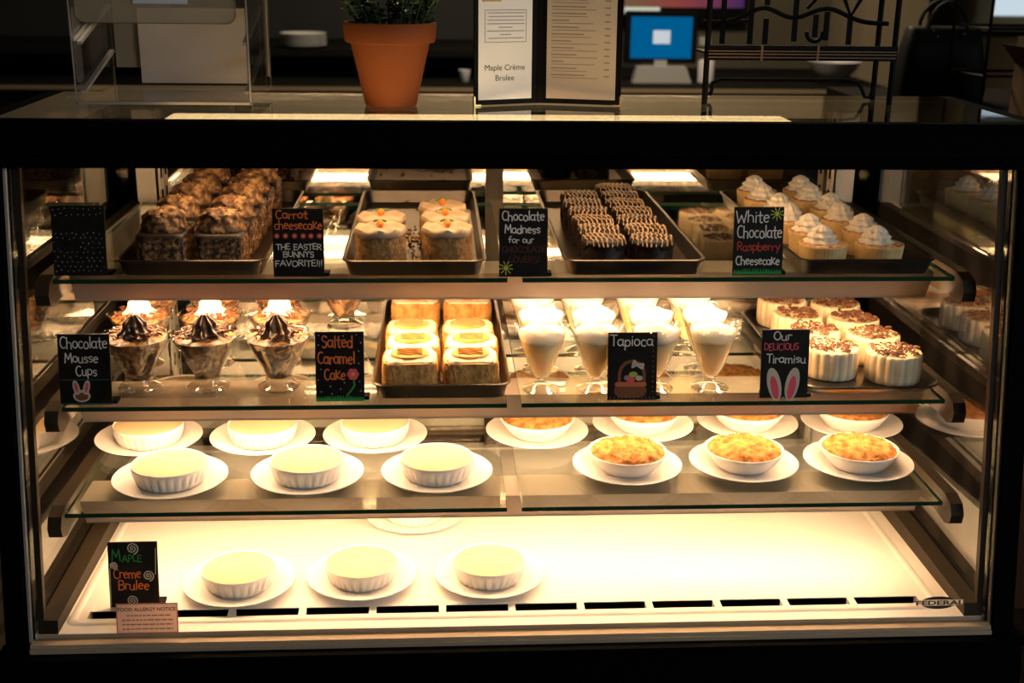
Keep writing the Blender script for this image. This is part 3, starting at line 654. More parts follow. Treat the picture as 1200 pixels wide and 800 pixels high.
def sign(label, x, y, z, texts=(), draw=None, w_=.067, h=.095, pen=.0015, rz=0.0, tilt=8):
    t = thing('chalkboard_sign', label, 'sign', (x, y, z), 'small lettered signs in the case', rz)
    T = Matrix.Rotation(math.radians(-tilt), 4, 'X')
    def fin(mb, name, mat, par): mb.map(lambda v: (T @ v) + Vector((0, 0, .0004))); return mb.build(name, mat, par, smooth=False)
    mb = MB(); mb.box(-w_/2, w_/2, -.0015, .0015, 0, h); bo = fin(mb, 'board', BOARD, t)
    MB().box(-w_/2+.004, w_/2+.006, .0022, .020, .0002, .0045).build('stand_foot', BLACKP, t, smooth=False)
    lay = {}; cnt = [0]
    class P:
        def __init__(s, col): s.mb = lay.setdefault(col, MB()); cnt[0] += 1; s.y = -.0016-.000012*cnt[0]
        def line(s, pts, k=1.0): ribbon(s.mb, [((u-.5)*w_, (1-v)*h) for u, v in pts], pen*k, s.y); return s
        def disc(s, u, v, ru, rv=None, rot=0.0): disc(s.mb, (u-.5)*w_, (1-v)*h, ru*w_, (rv if rv else ru)*w_, s.y, rot=rot); return s
    for s, u0, u1, v, hv, col in texts:
        tot = sum(G[c][0] for c in s); p = P(col); q = u0; sc = (u1-u0)/tot; hs = hv
        for i, c in enumerate(s):
            gw, st = G[c]; j = .012*math.sin(i*2.1+len(s))
            for pts in st: p.line([(q+a*sc, v-j*.6-b*hs) for a, b in pts], 1.0 if hv > .1 else .8)
            q += gw*sc
    if draw: draw(P)
    for col, mb in list(lay.items()): fin(mb, 'lettering' if any(tt[5] == col for tt in texts) else 'drawing', CH[col], bo)
    return t
def sun(P, u, v, r, asp=.70):
    P('yellow').disc(u, v, r*.36)
    for k in range(9):
        a = 2*PI*k/9+.2; P('yellow').line([(u+r*.5*math.cos(a), v+r*.5*asp*math.sin(a)), (u+r*math.cos(a), v+r*asp*math.sin(a))], .9)
def grass(P, v0, v1):
    P('green').line([(.03, (v0+v1)/2+.01), (.97, (v0+v1)/2+.01)], 2.4)
    for i in range(22): u = .03+.94*i/21; P('green').line([(u, v1), (u+.012*math.sin(i*5), v0-.02*abs(math.sin(i*3.3)))], .8)
def d_dots(P):
    rr = random.Random(8)
    for i in range(9): P('dot').disc(.05+.9*i/8+rr.uniform(-.02,.02), .04+rr.uniform(-.01,.02), .011)
    for i in range(9): P('dot').disc(.08+.86*i/8+rr.uniform(-.02,.02), .12+rr.uniform(-.015,.02), .011)
    for r_ in range(9):
        for i in range(9): 
            u = .05+.9*(i+.5*(r_ % 2))/8.6
            if 2 <= r_ <= 3 and .12 < u < .5: continue
            P('dot').disc(u+rr.uniform(-.02,.02), .40+.066*r_+rr.uniform(-.015,.015), .008+.006*rr.random())
def d_carrot(P):
    for u in (.08, .25, .43, .60, .75, .92):
        P('red').disc(u, .40, .055); P('offwhite').disc(u, .40, .020)
def d_choc(P): sun(P, .14, .87, .14)
def d_white(P): sun(P, .86, .10, .13); grass(P, .93, .985)
def d_bunny(P):
    P('teal').line([(.02,.645),(.98,.645)], .6); P('teal').line([(.0,.985),(1,.985)], .7)
    P('offwhite').disc(.42,.875,.17,.125); P('brown').disc(.42,.885,.13,.08)
    for s in (-1, 1):
        P('offwhite').disc(.42+s*.10,.755,.065,.15,-s*.22); P('pink').disc(.42+s*.10,.755,.032,.105,-s*.22)
def d_caramel(P):
    for u, v in ((.08,.05),(.58,.06),(.85,.045),(.94,.16),(.07,.19),(.89,.28),(.89,.46),(.11,.54),(.05,.70),(.30,.79),(.59,.74),(.51,.83),(.11,.87),(.33,.90),(.90,.72),(.93,.86)): P('dot').disc(u, v, .016)
    P('green').line([(.78,.70),(.80,.78),(.72,.86),(.64,.92)], 1.2)
    for k in range(6): P('pink').disc(.77+.068*math.cos(k*PI/3), .615+.05*math.sin(k*PI/3), .056)
    P('gold').disc(.77,.615,.042); grass(P, .955, 1.0)
def d_basket(P):
    P('brown').line([(.24,.74),(.235,.62),(.27,.52),(.36,.45),(.5,.42),(.64,.45),(.72,.53),(.745,.62),(.74,.74)], 3.0)
    P('grey').disc(.40,.67,.07,.055); P('pink').disc(.47,.70,.085,.06); P('yellow').disc(.52,.62,.09,.06); P('offwhite').disc(.64,.675,.075,.055)
    P('offwhite').line([(.50,.50),(.535,.42),(.60,.47),(.50,.51)], 2.2); P('offwhite').line([(.60,.47),(.72,.47),(.70,.53),(.61,.49)], 2.2)
    P('brown').line([(.27,.86),(.66,.86)], 13)
    P('rust').line([(.19,.765),(.75,.765)], 4.2)
    for i in range(12): P('rust').disc(.92,.05+.075*i,.010); P('grey').disc(.06+.08*i,.965,.011)
def d_ears(P):
    for u, rot in ((.29,.22),(.67,-.18)): P('offwhite').disc(u,.80,.145,.36,rot); P('pink').disc(u+.01*(1 if rot > 0 else -1),.85,.080,.255,rot)
    P('dot').line([(.47,1.0),(.5,.985)], .8)
def d_spiral(P):
    for u, v, r in ((.5,.10,.13),(.10,.36,.085),(.80,.52,.12),(.45,.90,.12)):
        pts = []
        for i in range(34): a = i*.42; q = r*(i+2)/36; pts.append((u+q*math.cos(a), min(.995, v+q*.72*math.sin(a))))
        P('offwhite').line(pts, 1.1)
    P('offwhite').line([(.03,.40),(.02,.98)], .7); P('offwhite').line([(.95,.50),(.97,.10)], .7)
s1, s2 = SHELVES[0][0], SHELVES[1][0]
zA, zB = Z1+.0001, Z2+.0001
sign('black sign covered in small white dots at the front of the top shelf', -.576, .119, zA, (), d_dots, .068, .091)
sign('black sign reading Carrot cheesecake in orange, the easter bunnys favorite below', -.292, .110, zA, [('Carrot',.06,.70,.145,.12,'orange'),('cheesecake',.03,.98,.30,.13,'orange'),('THE EASTER',.06,.96,.60,.080,'white'),('BUNNYS',.19,.81,.71,.080,'white'),('FAVORITE!!!',.03,.97,.845,.085,'white')], d_carrot, .066, .089, pen=.0014)
sign('black sign reading Chocolate Madness with a yellow sun in its lower corner', .003, .106, zA, [('Chocolate',.05,.94,.175,.135,'white'),('Madness',.11,.85,.36,.12,'white'),('for our',.19,.72,.50,.09,'white'),('CHOCOLATE',.05,.96,.64,.085,'dimred'),('LOVERS!',.20,.84,.79,.085,'dimred')], d_choc, .064, .090)
sign('black sign reading White Chocolate Raspberry Cheesecake above a green grass line', .3185, .111, zA, [('White',.03,.72,.225,.17,'white'),('Chocolate',.06,.98,.45,.175,'white'),('Raspberry',.07,.95,.635,.12,'red'),('Cheesecake',.05,.95,.845,.125,'white')], d_white, .067, .091)
sign('black sign reading Chocolate Mousse Cups above a white rabbit', -.5775, .094, zB, [('Chocolate',.04,.97,.20,.16,'white'),('Mousse',.12,.78,.40,.135,'white'),('Cups',.32,.74,.585,.14,'white')], d_bunny, .067, .095)
sign('black sign reading Salted Caramel Cake in orange with a pink flower', -.2425, .101, zB, [('Salted',.13,.78,.225,.17,'orange'),('Caramel',.04,.82,.46,.165,'orange'),('Cake',.17,.62,.69,.155,'orange')], d_caramel, .065, .094, pen=.0018)
sign('black sign reading Tapioca above a basket of coloured eggs', .153, .093, zB, [('Tapioca',.04,.92,.195,.155,'white')], d_basket, .067, .093)
sign('black sign reading Our Delicious Tiramisu above two rabbit ears', .364, .096, zB, [('Our',.24,.63,.15,.12,'white'),('DELICIOUS',.05,.78,.295,.095,'pink'),('Tiramisu',.11,.94,.485,.12,'white')], d_ears, .066, .095)
sign('black sign reading Maple Creme Brulee with white spirals on the bottom deck', -.5325, .074, Z0+ZD+.0004, [('M',.07,.26,.29,.17,'green'),('APLE',.28,.69,.30,.10,'green'),('Creme',.09,.66,.55,.145,'orange'),('Brulee',.18,.82,.73,.145,'orange')], d_spiral, .067, .094)

# stickers on the front glass
def on_glass(x, z): return (x, (on_front(ZT+.02))/(ZT+.014)*(z-.006) - .0008, z + Z0)
th = math.atan2(YT, ZT)
st = thing('allergy_notice', 'small pink bordered paper notice headed FOOD ALLERGY NOTICE, stuck to the front glass', 'sticker', on_glass(-.499, .0345)); st.rotation_euler = (-th, 0, 0)
mb = MB()
for q in ((-.0405,.0405,-.021,-.0195),(-.0405,.0405,.0195,.021),(-.0405,-.039,-.0195,.0195),(.039,.0405,-.0195,.0195)): mb.box(q[0], q[1], -.0006, -.0001, q[2], q[3])
mb.build('printed_border', pbr('notice_border', (.62,.24,.15), .7), st, smooth=False)
MB().box(-.0389, .0389, -.0008, -.0003, -.0194, .0194).build('notice_face', translucent('notice_paper', (.88,.72,.62), .55), st, smooth=False)
INK = pbr('dark_print', (.05,.035,.03), .7); INKL = pbr('faded_print', (.26,.19,.16), .7)
vs, fs = text_mesh('FOOD ALLERGY NOTICE', .0068, 'CENTER', .00012)
mb = MB(); mb._add([(x, -.00096, y+.0105) for x, y, z in vs], fs); mb.build('lettering', INK, st, smooth=False)
mb = MB(); rr = random.Random(4)
for k in range(4):
    x = -.033 if k else -.027
    while x < (.033 if k else .027): l = rr.uniform(.003,.0085); mb.box(x, min(x+l,.034), -.00098, -.00094, .0035-.0062*k, .0051-.0062*k); x += l+.0012
mb.build('small_print', INKL, st, smooth=False)
bd = thing('maker_badge', 'small oval black and white maker badge stuck to the front glass corner', 'sticker', on_glass(.580, .035)); bd.rotation_euler = (-th, 0, 0)
mb = MB()
for sg in (1, -1):
    a0 = math.asin(.0043/.0090); ps = [(-.002+.0255*math.cos(a0+(PI-2*a0)*i/24), -.0003, sg*.0090*math.sin(a0+(PI-2*a0)*i/24)) for i in range(25)]
    mb._add(ps, [tuple(range(25))])
mb.build('badge_oval', pbr('badge_black', (.02,.016,.012), .5), bd, smooth=False)
MB().box(-.033, .033, -.0005, -.0003, -.0040, .0040)  .build('badge_band', translucent('badge_band', (.80,.76,.70), .6), bd, smooth=False)
vs, fs = text_mesh('FEDERAL', .0088, 'CENTER', .0003)
mb = MB(); mb._add([(x*1.95, -.0007, y-.0031) for x, y, z in vs], fs); mb.build('lettering', INK, bd, smooth=False)

# ---------------------------------------------------------------- on top of the case
ZTOP = Z0 + ZG + .0005
t = thing('acrylic_bin', 'clear acrylic display bin with sloped inner shelf standing on the case', 'display bin', (-.4625, .265, ZTOP))
def acr(name, mb, mat=ACRYLIC): return mb.build(name, mat, t, smooth=False)
bx, by, b0, b1 = .1125, .100, .010, .262
acr('side_panel', MB().box(-bx, -bx+.004, -by, by, b0, b1)); acr('side_panel', MB().box(bx-.004, bx, -by, by, b0, b1))
acr('back_panel', MB().box(-bx+.0042, bx-.0042, by-.004, by, b0, b1)); acr('bottom_panel', MB().box(-bx+.0042, bx-.0042, -by, by-.0042, b0, b0+.004))
acr('top_panel', MB().box(-bx, bx, -by, by, b1+.0002, b1+.004))
mb = MB()
for x in (-bx+.0005, bx-.0025): mb.box(x, x+.002, -by-.0012, -by-.0002, b0, b1)
mb.box(-bx, bx, -by-.0012, -by-.0002, b0-.0005, b0+.003); acr('polished_edge', mb, ACRYLIC_EDGE)
for x in (-bx, bx-.002): acr('rear_edge', MB().box(x, x+.002, by+.0002, by+.002, b0, b1), ACRYLIC_EDGE)
acr('side_flange', MB().box(bx+.0002, bx+.0022, by-.03, by-.026, .03, b1), ACRYLIC_EDGE)
for sx in (-1, 1):
    x = sx*(bx-.0075); mb = MB()
    for dz in (0, .062): mb.prism_x([(-by+.012,.022+dz),(by-.025,.062+dz),(by-.025,.066+dz),(by-.03,.066+dz),(-by+.012,.026+dz)], x-.003, x+.003)
    acr('shelf_rail', mb, ACRYLIC_EDGE)
mb = MB(); mb.prism_y([(q[0], q[1]) for q in [(p[0], p[1]) for p in rrect(-.102, .098, .112, .24, .012, 0)]], -by-.004, -by-.0015); acr('front_flap', mb, frosted('tinted_acrylic', (.42,.34,.22), .5))
mb = MB(); pr = [(p[0], -by-.0045, p[1]) for p in rrect(-.102, .098, .112, .24, .012, 0)]; mb.tube(pr, .0006, 6, closed=True); acr('flap_edge', mb, pbr('flap_dark_line', (.06,.05,.035), .4))  # dark line around the flap's outline
for x in (-.088, .100): acr('foot', MB().box(x-.011, x+.011, -by+.002, -by+.02, 0, b0-.0002))
PAPER = pbr('plain_paper', (.60, .53, .46), .8, col2=(.56, .50, .44), scale=8)
s_ = MB().box(-.068, .086, -.0004, .0004, -.052, .052).build('paper_sheet', PAPER, None, smooth=False, loc=(-.4625, .345, ZTOP+.071)); tag(s_, 'blank beige paper sheet standing inside the acrylic bin', 'paper')
s_ = MB().box(-.044, .038, -.0003, .0003, -.06, .06).build('reflection_card', pbr('tan_reflection', (.25,.21,.15), .8), None, smooth=False, loc=(-.522, .352, ZTOP+.10)); tag(s_, 'tan card standing in for the side panel reflection inside the acrylic bin', 'card')  # tan sheet stands in for a reflection in the bin's side panel
s_ = MB().box(-.034, .034, -.0003, .0003, -.03, .03).build('price_label', pbr('label_paper', (.60,.62,.66), .8), None, smooth=False, loc=(-.4575, .1595, ZTOP+.166)); tag(s_, 'pale blue label stuck on the flap of the acrylic bin', 'label')
# terracotta pot
t = thing('potted_plant', 'leafy green plant in an orange terracotta pot on the case', 'potted plant', (-.173, .255, ZTOP))
TERRA = pbr('terracotta', (.19, .050, .012), .8, spec=.2, col2=(.15, .038, .009), scale=10, lo=.3, hi=.7, bump=.08, bscale=120)
MB().lathe([(.0,0),(.034,0),(.0355,.002),(.0535,.083),(.0545,.0845),(.0600,.0850),(.0615,.087),(.0635,.109),(.0630,.1115),(.0605,.112),(.0585,.110),(.057,.095),(0,.093)], 64).build('pot', TERRA, t, angle=35)
MB().lathe([(0,.098),(.0565,.0965)], 40).build('soil', pbr('potting_soil', (.016,.011,.008), .95), t)
mb = MB(); ml = MB(); rr = random.Random(9)
for i in range(46):
    a = rr.uniform(0, 2*PI); r = .046*math.sqrt(rr.random()); hgt = rr.uniform(.05,.12); b = Vector((r*math.cos(a), r*math.sin(a), .096)); d = Vector((math.cos(a)*.35, math.sin(a)*.35, 1)).normalized()
    ps = [b + d*hgt*q + Vector((math.cos(a), math.sin(a), 0))*.018*q*q for q in (0,.35,.7,1)]
    mb.tube(ps, .0011, 5)
    for k in range(9):
        c = b + d*hgt*(.12+.1*k) + Vector((math.cos(a), math.sin(a), 0))*.018*(.12+.1*k)**2; b2 = rr.uniform(0, 2*PI); L_ = rr.uniform(.010,.019); u = Vector((math.cos(b2), math.sin(b2), rr.uniform(-.2,.7))).normalized(); s = u.cross(Vector((0,0,1))).normalized()*L_*.28; n_ = s.cross(u).normalized()*.0015
        ml._add([c, c+u*L_*.35+s+n_, c+u*L_*.75+s*.8+n_, c+u*L_, c+u*L_*.75-s*.8+n_, c+u*L_*.35-s+n_, c+u*L_*.5-n_], [(0,1,6),(1,2,6),(2,3,6),(3,4,6),(4,5,6),(5,0,6)])
mb.build('plant_stems', pbr('plant_stem', (.03,.06,.015), .7), t)
ml.build('foliage', pbr('dark_leaf', (.014,.032,.010), .5, col2=(.035,.07,.018), scale=30), t, smooth=False)['kind'] = 'stuff'
# folding menu
t = thing('menu_holder', 'open black folding menu holder with two printed pages standing on the case', 'menu', (.034, .280, ZTOP))
PG = {'l': pbr('white_page', (.84,.82,.80), .7), 'r': pbr('shaded_cream_page', (.50,.42,.34), .7)}  # right page's colour also carries the shade of facing away from the daylight
def leaf(p0, p1, out, pg, fn):
    """a board standing between floor points p0 and p1 (local), its page on the viewer's side"""
    u = Vector((p1[0]-p0[0], p1[1]-p0[1], 0)); W_ = u.length; u.normalize(); nrm = Vector((u.y, -u.x, 0))
    def M(a, zz, o): return Vector((p0[0], p0[1], 0)) + u*a + nrm*o + Vector((0, .05*zz, zz))
    def slab(mb, a0, a1, z0, z1, o0, o1):
        vs = [M(a, zz, o) for zz in (z0, z1) for a, o in ((a0,o0),(a1,o0),(a1,o1),(a0,o1))]
        mb._add(vs, [(3,2,1,0),(4,5,6,7),(0,1,5,4),(1,2,6,5),(2,3,7,6),(3,0,4,7)])
    mb = MB(); slab(mb, 0, W_, .001, .275, -.003, 0); mb.build('cover', BLACKP, t, smooth=False)
    mb = MB(); slab(mb, .006, W_-.008, .008, .268, .0002, .0007); page = mb.build('page', PG[pg], t, smooth=False)
    for a in ((-.0005, .010),) if out == 0 else ((W_-.010, W_+.0005),):
        mb = MB(); slab(mb, a[0], a[1], .0003, .013, -.0036, -.0031); slab(mb, a[0] if out == 0 else a[1]-.002, a[0]+.002 if out == 0 else a[1], .0003, .013, -.0036, .0012); slab(mb, a[0], a[1], .0002, .0016, -.0036, .0012)
        mb.build('corner_guard', pbr('brass', (.55,.38,.14), .3, 1.0), t, smooth=False)
    fn(slab, M, W_, page)
INKB = pbr('black_print', (.03,.028,.027), .7); INKR = pbr('maroon_print', (.22,.13,.12), .7); INKM = pbr('brown_print', (.26,.19,.14), .7)
def left_page(slab, M, W_, t):
    for s, zz in (('Maple Crème', .0475), ('Brulee', .0335)):
        vs, fs = text_mesh(s, .0112, 'CENTER', .0); mb = MB(); mb._add([M(W_*.48+x, zz+y, .0010) for x, y, z in vs], fs); mb.build('lettering', INKB, t, smooth=False)
    mb = MB(); a0, a1, z0, z1 = W_*.16, W_*.82, .085, .128
    for q in ((a0,a1,z0,z0+.0006),(a0,a1,z1-.0006,z1),(a0,a0+.0006,z0,z1),(a1-.0006,a1,z0,z1)): slab(mb, *q, .0008, .0010)
    mb.build('text_border', INKR, t, smooth=False)
    mb = MB()
    for k, (c0, c1) in enumerate(((.2,.79),(.22,.78),(.2,.79),(.2,.79),(.38,.60),(.2,.79),(.40,.58),(.22,.77))): slab(mb, W_*c0, W_*c1, .1235-.0048*k, .1247-.0048*k, .0008, .0010)
    mb.build('small_print', pbr('grey_print', (.34,.31,.32), .7), t, smooth=False)
    mb = MB(); slab(mb, W_*.12, W_*.42, .139, .152, .0008, .0010); mb.build('page_emblem', pbr('emblem_print', (.50,.25,.12), .7, col2=(.55,.42,.15), scale=150), t, smooth=False)
def right_page(slab, M, W_, t):
    mb = MB(); rr = random.Random(6)
    for k in range(14):
        zz = .040+.0092*k
        slab(mb, W_*.11, W_*(.11+rr.uniform(.16,.5)), zz, zz+.0014, .0008, .0010); slab(mb, W_*.12, W_*(.5+rr.uniform(0,.25)), zz-.0036, zz-.0028, .0008, .0010); slab(mb, W_*.78, W_*.85, zz-.001, zz+.0006, .0008, .0010)
    mb.build('menu_print', INKM, t, smooth=False)
leaf((-.0925,-.034), (-.004,.0), 0, 'l', left_page)
leaf((.004,.0), (.112,-.026), 1, 'r', right_page)
MB().box(-.0042, .0042, -.0005, .003, .001, .275).map(lambda v: Vector((v.x, v.y+.05*v.z, v.z))).build('spine', BLACKP, t, smooth=False)
# wrought iron stand
IRON = pbr('wrought_iron', (.0025, .0022, .002), .6, spec=.1); GILT = pbr('wood_ledge', (.16, .085, .035), .5)
t = thing('iron_stand', 'black wrought iron stand with scrolls and a shallow ledge on the case', 'stand', (.404, .315, ZTOP))
wl, wr_ = -.134, .134
for x in (wl, wr_):
    for y in (-.035, .035):
        if x == wl and y > 0: continue
        MB().tube([(x, y, 0), (x, y, .010), (x, y, .29)], .0042, 8).build('upright', IRON, t)
mb = MB(); mb.tube([(wl + (wr_-wl)*i/40, .0, .112+.020*math.exp(-((i/40-.32)/.12)**2)+.020*math.exp(-((i/40-.66)/.14)**2)) for i in range(41)], .0032, 8)
mb.build('scroll_bar', IRON, t)
def stroke(fn): q = MB(); fn(q); q.build('iron_letter', IRON, t, smooth=False)
for x, z0, z1 in ((-.106,.082,.150),(-.066,.082,.150),(-.044,.082,.118),(-.044,.136,.150),(-.002,.086,.150),(.028,.092,.124),(.044,.088,.128),(.078,.082,.122)): stroke(lambda q: q.box(x-.0035, x+.0035, -.002, .002, z0, z1))
stroke(lambda q: q.tube([(.066,0,.148),(.078,0,.122),(.092,0,.148)], .0032, 6)); stroke(lambda q: q.tube([(.014,0,.132),(.030,0,.150)], .0028, 6))
stroke(lambda q: q.tube([(.028+.012*math.cos(a), 0, .100+.014*math.sin(a)) for a in [PI+PI*i/10 for i in range(11)]], .003, 6)); stroke(lambda q: q.box(-.1025,-.0695,-.0015,.0015,.111,.116))
mb = MB(); mb.box(wl-.002, wr_+.002, -.042, .036, .070, .0725); mb.box(wl-.002, wr_+.002, -.0435, -.0405, .0625, .083); mb.build('ledge', IRON, t, smooth=False)
mb = MB()
for z in (.066, .0705, .0745): mb.box(wl, wr_, -.0450, -.0438, z, z+.0015)
for x in (-.06, .02): mb.box(x, x+.003, -.0452, -.0436, .0625, .083)
mb.build('gilt_line', GILT, t, smooth=False)
mb = MB(); mb.tube([(wl+.02,.03,.006)]+[(wl+.024+.0*i, .03, .012+.006*i) for i in range(3)]+[(wl+.036,.03,.0290),(wr_-.042,.03,.0290),(wr_-.026,.03,.0262),(wr_-.018,.03,.014),(wr_-.014,.03,.005),(wr_-.006,.03,.004),(wr_-.003,.03,.016),(wr_,.03,.03)], .0028, 8); mb.build('lower_bar', IRON, t)

# ---------------------------------------------------------------- the room behind
DARKCAB = pbr('dark_cabinet', (.006, .006, .005), .8, spec=.06); TANEDGE = pbr('counter_edge', (.20, .15, .09), .5)
t = thing('back_counter', 'long dark counter along the back wall behind the case', 'counter', (-.6, 4.55, 0))
MB().box(-2.4, 2.58, -.30, .68, 0, .925).build('cabinet', DARKCAB, t, smooth=False); MB().box(-2.42, 2.60, -.33, .69, .926, .955).build('worktop', DARKCAB, t, smooth=False); MB().box(-2.42, 2.60, -.337, -.3305, .930, .948).build('worktop_edge', TANEDGE, t, smooth=False)
t = thing('wall_shelf', 'dark wall shelf carrying a stack of white plates', 'shelf', (-.9, 5.0, 1.06))
MB().box(-1.5, 1.2, -.5, .298, 0, .03).build('board', DARKCAB, t, smooth=False)
for x in (-1.3, 0, 1.0): MB().prism_x([(-.2,-.002),(.298,-.002),(.298,-.104)], x-.015, x+.015).build('bracket', DARKCAB, t, smooth=False)
def dinner():
    t = thing('dinner_plate', 'x', 'plate', (0,0,0)); MB().lathe([(0,.002),(.06,.002),(.07,.004),(.108,.019),(.110,.020),(.1095,.0165),(.07,0),(0,0)], 40).build('dish', pbr('grey_white_china', (.55,.55,.52), .4), t); return t
place_all(dinner(), [(-.745, 4.62, 1.0905+.0165*i, 0, 'white dinner plate, %s in the stack on the dark shelf' % l) for i, l in enumerate(('lowest','second from the bottom','third from the bottom','topmost'))], 'dinner plates stacked on the shelf')
SCR = emission('blue_screen', (.0, .10, .26), 1.0); DLG = emission('dialog_window', (.55,.60,.62), 1.0)
t = thing('monitor', 'black monitor showing a blue screen with a white window', 'monitor', (.955, 4.5, .9555))
mb = MB(); mb.prism_y([(q[0],q[1]) for q in rrect(-.172,.172,.085,.325,.01,0)], -.02, .02); mb.build('housing', BLACKP, t, smooth=False)
sc_ = MB().box(-.146, .146, -.0215, -.0203, .108, .300).build('screen', SCR, t, smooth=False)
mb = MB(); mb.box(-.04, .042, -.0228, -.0220, .176, .238); mb.build('screen_window', DLG, sc_, smooth=False)
mb = MB(); mb.prism_y([(-.14,0),(.14,0),(.11,.075),(-.12,.075)], -.10, -.03); mb.box(-.03,.03,-.03,.0,0,.1); mb.build('stand', pbr('silver_plastic', (.30,.29,.28), .5), t, smooth=False)
t = thing('wall_screen', 'large wall screen with purple and orange picture and white taskbar', 'screen', (1.20, 5.24, 1.215))
MB().box(-.34, .34, -.03, .03, 0, .46).build('housing', BLACKP, t, smooth=False)
sm = emission('screen_picture', (.25,.05,.05), 1.0); nt = sm.node_tree; tc = nt.nodes.new('ShaderNodeTexCoord'); sep = nt.nodes.new('ShaderNodeSeparateXYZ'); mr = nt.nodes.new('ShaderNodeMapRange'); mr.inputs[1].default_value = -.32; mr.inputs[2].default_value = .32; rp = nt.nodes.new('ShaderNodeValToRGB')
rp.color_ramp.elements[0].color = (.16,.09,.05,1); rp.color_ramp.elements[1].color = (.05,.02,.09,1); e = rp.color_ramp.elements.new(.45); e.color = (.24,.05,.04,1)
nt.links.new(tc.outputs['Object'], sep.inputs[0]); nt.links.new(sep.outputs[0], mr.inputs[0]); nt.links.new(mr.outputs[0], rp.inputs[0]); nt.links.new(rp.outputs[0], nt.nodes['Emission'].inputs[0])
MB().box(-.32, .32, -.0325, -.0303, .055, .44).build('screen', sm, t, smooth=False)
MB().box(-.32, -.13, -.0330, -.0305, .022, .055).build('taskbar', emission('taskbar', (.55,.58,.45), 1.0), t, smooth=False)
t = thing('striped_can', 'small white and dark striped can beside the monitor', 'can', (1.165, 4.42, .9555))
mb = MB(); mb.lathe([(.034,0),(.038,.004),(.038,.10),(.032,.108),(0,.108)], 28, cap0=True); mb.build('can_body', pbr('can_white', (.5,.48,.48), .4), t)
mb = MB(); mb.lathe([(.0383,.008),(.0383,.098)], 8, lambda th, r, z, k: (r, z)); mb.f = mb.f[5:6]; mb.m = mb.m[:1]; mb.build('can_stripe', pbr('can_stripe', (.03,.02,.02), .5), t)
t = thing('white_bowl', 'white bowl on the back counter seen behind the iron stand', 'bowl', (1.79, 4.45, .9555)); MB().lathe([(.03,0),(.045,.004),(.10,.06),(.125,.10),(.128,.104),(.122,.102),(.095,.058),(.04,.010),(0,.008)], 36, cap0=True).build('bowl_shell', pbr('white_china', (.5,.5,.52), .4), t)
for x, y, lab in ((-.425, 4.40, 'small white cup on the back counter beside the terracotta pot'), (.02, 4.40, 'small white cup on the back counter beside the menu')):
    t = thing('white_cup', lab, 'cup', (x, y, .9555)); MB().lathe([(.018,0),(.020,.002),(.028,.052),(.0285,.055),(.027,.054),(.019,.006),(0,.005)], 24, cap0=True).build('cup_body', pbr('white_china', (.5,.5,.52), .4), t)
for z0, z1, lab in ((1.19,1.245,'pale note taped to the wall above the striped can, upper of the two'), (1.07,1.115,'pale note taped to the wall above the striped can, lower of the two')):
    tag(MB().box(1.31, 1.37, 5.295, 5.2995, z0, z1).build('wall_note', pbr('pale_note', (.42,.44,.40), .8), None, smooth=False), lab, 'note')
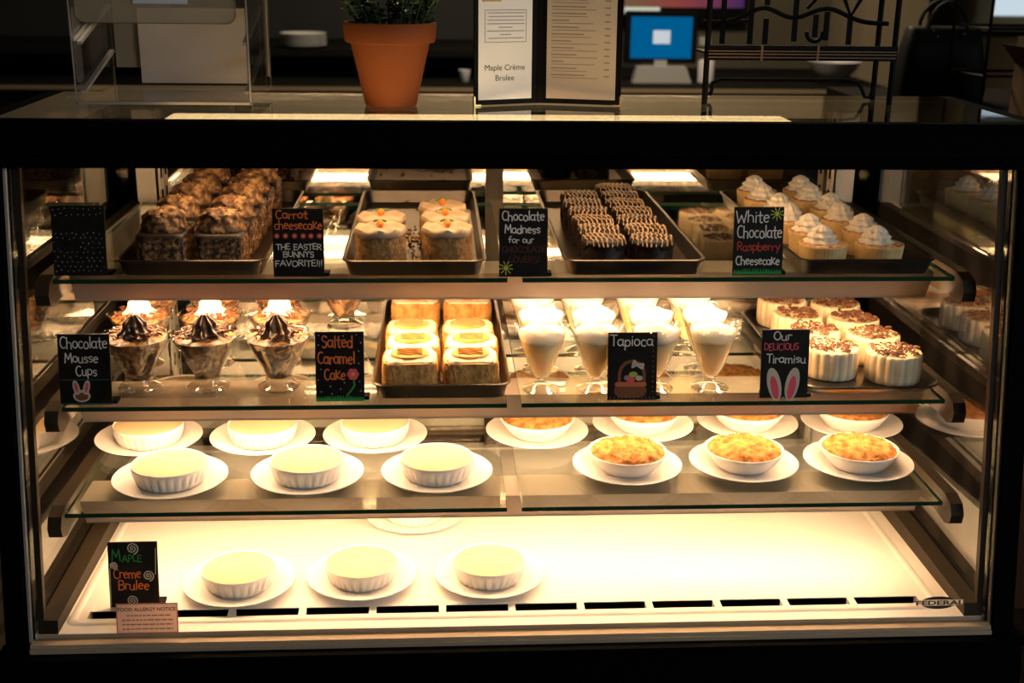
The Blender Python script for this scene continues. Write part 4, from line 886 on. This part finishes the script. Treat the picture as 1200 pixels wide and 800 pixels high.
# side counter with bag, rack and box
t = thing('side_counter', 'dark side counter under the black bag and cardboard box', 'counter', (1.65, 1.62, 0))
MB().box(-.66, .9, -.46, .30, 0, 1.165).build('cabinet', pbr('rustic_wood_front', (.27,.14,.07), .8, col2=(.13,.065,.032), kind='wave', scale=5, lo=.2, hi=.8, spec=.1, bump=.2), t, smooth=False); MB().box(-.68, .92, -.48, .32, 1.166, 1.19).build('worktop', pbr('dark_worktop', (.010,.007,.006), .8, spec=.05), t, smooth=False)
t = thing('black_bag', 'black studded bag standing on the side counter', 'bag', (1.155, 1.63, 1.1905))
BAG = pbr('black_leather', (.005, .006, .005), .6, spec=.2, bump=.2, scale=90)
mb = MB(); mb.loft([rrect(-.105,.105,-.06,.06,.03,0), rrect(-.11,.11,-.065,.065,.03,.03), rrect(-.098,.098,-.05,.05,.03,.13), rrect(-.092,.092,-.03,.03,.02,.175), rrect(-.088,.088,-.012,.012,.008,.182)]); mb.build('bag_body', BAG, t, angle=50)
for y in (-.03, .03): MB().tube([(-.05,y,.168)]+[(-.05*math.cos(PI*i/10), y, .172+.07*math.sin(PI*i/10)) for i in range(1,10)]+[(.05,y,.168)], .005, 8).build('handle', BAG, t)
for x, z in ((-.055,.185),(-.038,.172),(-.028,.158),(.04,.165)): MB().lathe([(.0045,0),(.003,.002),(0,.003)], 10).map(lambda v, x=x, z=z: Vector((v.x+x, -.052-.0*v.z+.35*(z-.13), z+v.y)) - Vector((0, v.z+.002, 0))).build('stud', CHROME, t)
t = thing('wire_rack', 'thin black wire rack standing on the side counter', 'rack', (1.215, 1.37, 1.1905))
for x, y in ((-.108,.08),(-.082,-.06),(.12,-.06),(.14,.08)): MB().tube([(x,y,0),(x,y,.42)], .004, 8).build('upright', IRON, t)
for z in (.09, .195, .345):
    mb = MB(); mb.tube([(-.082,-.06,z),(.12,-.06,z),(.14,.08,z),(-.108,.08,z)], .0035, 8, closed=True); mb.build('shelf_ring', IRON, t)
    if z > .1: MB().tube([(-.095,.01,z),(.13,.01,z)], .003, 6).build('shelf_wire', IRON, t)
CARD = pbr('cardboard', (.20, .12, .055), .85, col2=(.17,.10,.045), scale=12)
t = thing('cardboard_box', 'brown cardboard box with raised flap beside the wire rack', 'box', (1.305, 1.22, 1.1905))
mb = MB(); mb.box(-.12,.12,-.058,-.054,0,.12).box(-.12,.12,.054,.058,0,.12).box(-.12,-.116,-.054,.054,0,.12).box(.116,.12,-.054,.054,0,.12).box(-.116,.116,-.054,.054,0,.004); mb.build('carton', CARD, t, smooth=False)
MB().prism_y([(-.12,.1205),(-.117,.1205),(-.155,.165),(-.158,.165)], -.053, .053).build('flap', CARD, t, smooth=False)
MB().prism_x([(.058,.1205),(.055,.1205),(.062,.18),(.065,.18)], -.118, .118).build('flap', CARD, t, smooth=False)
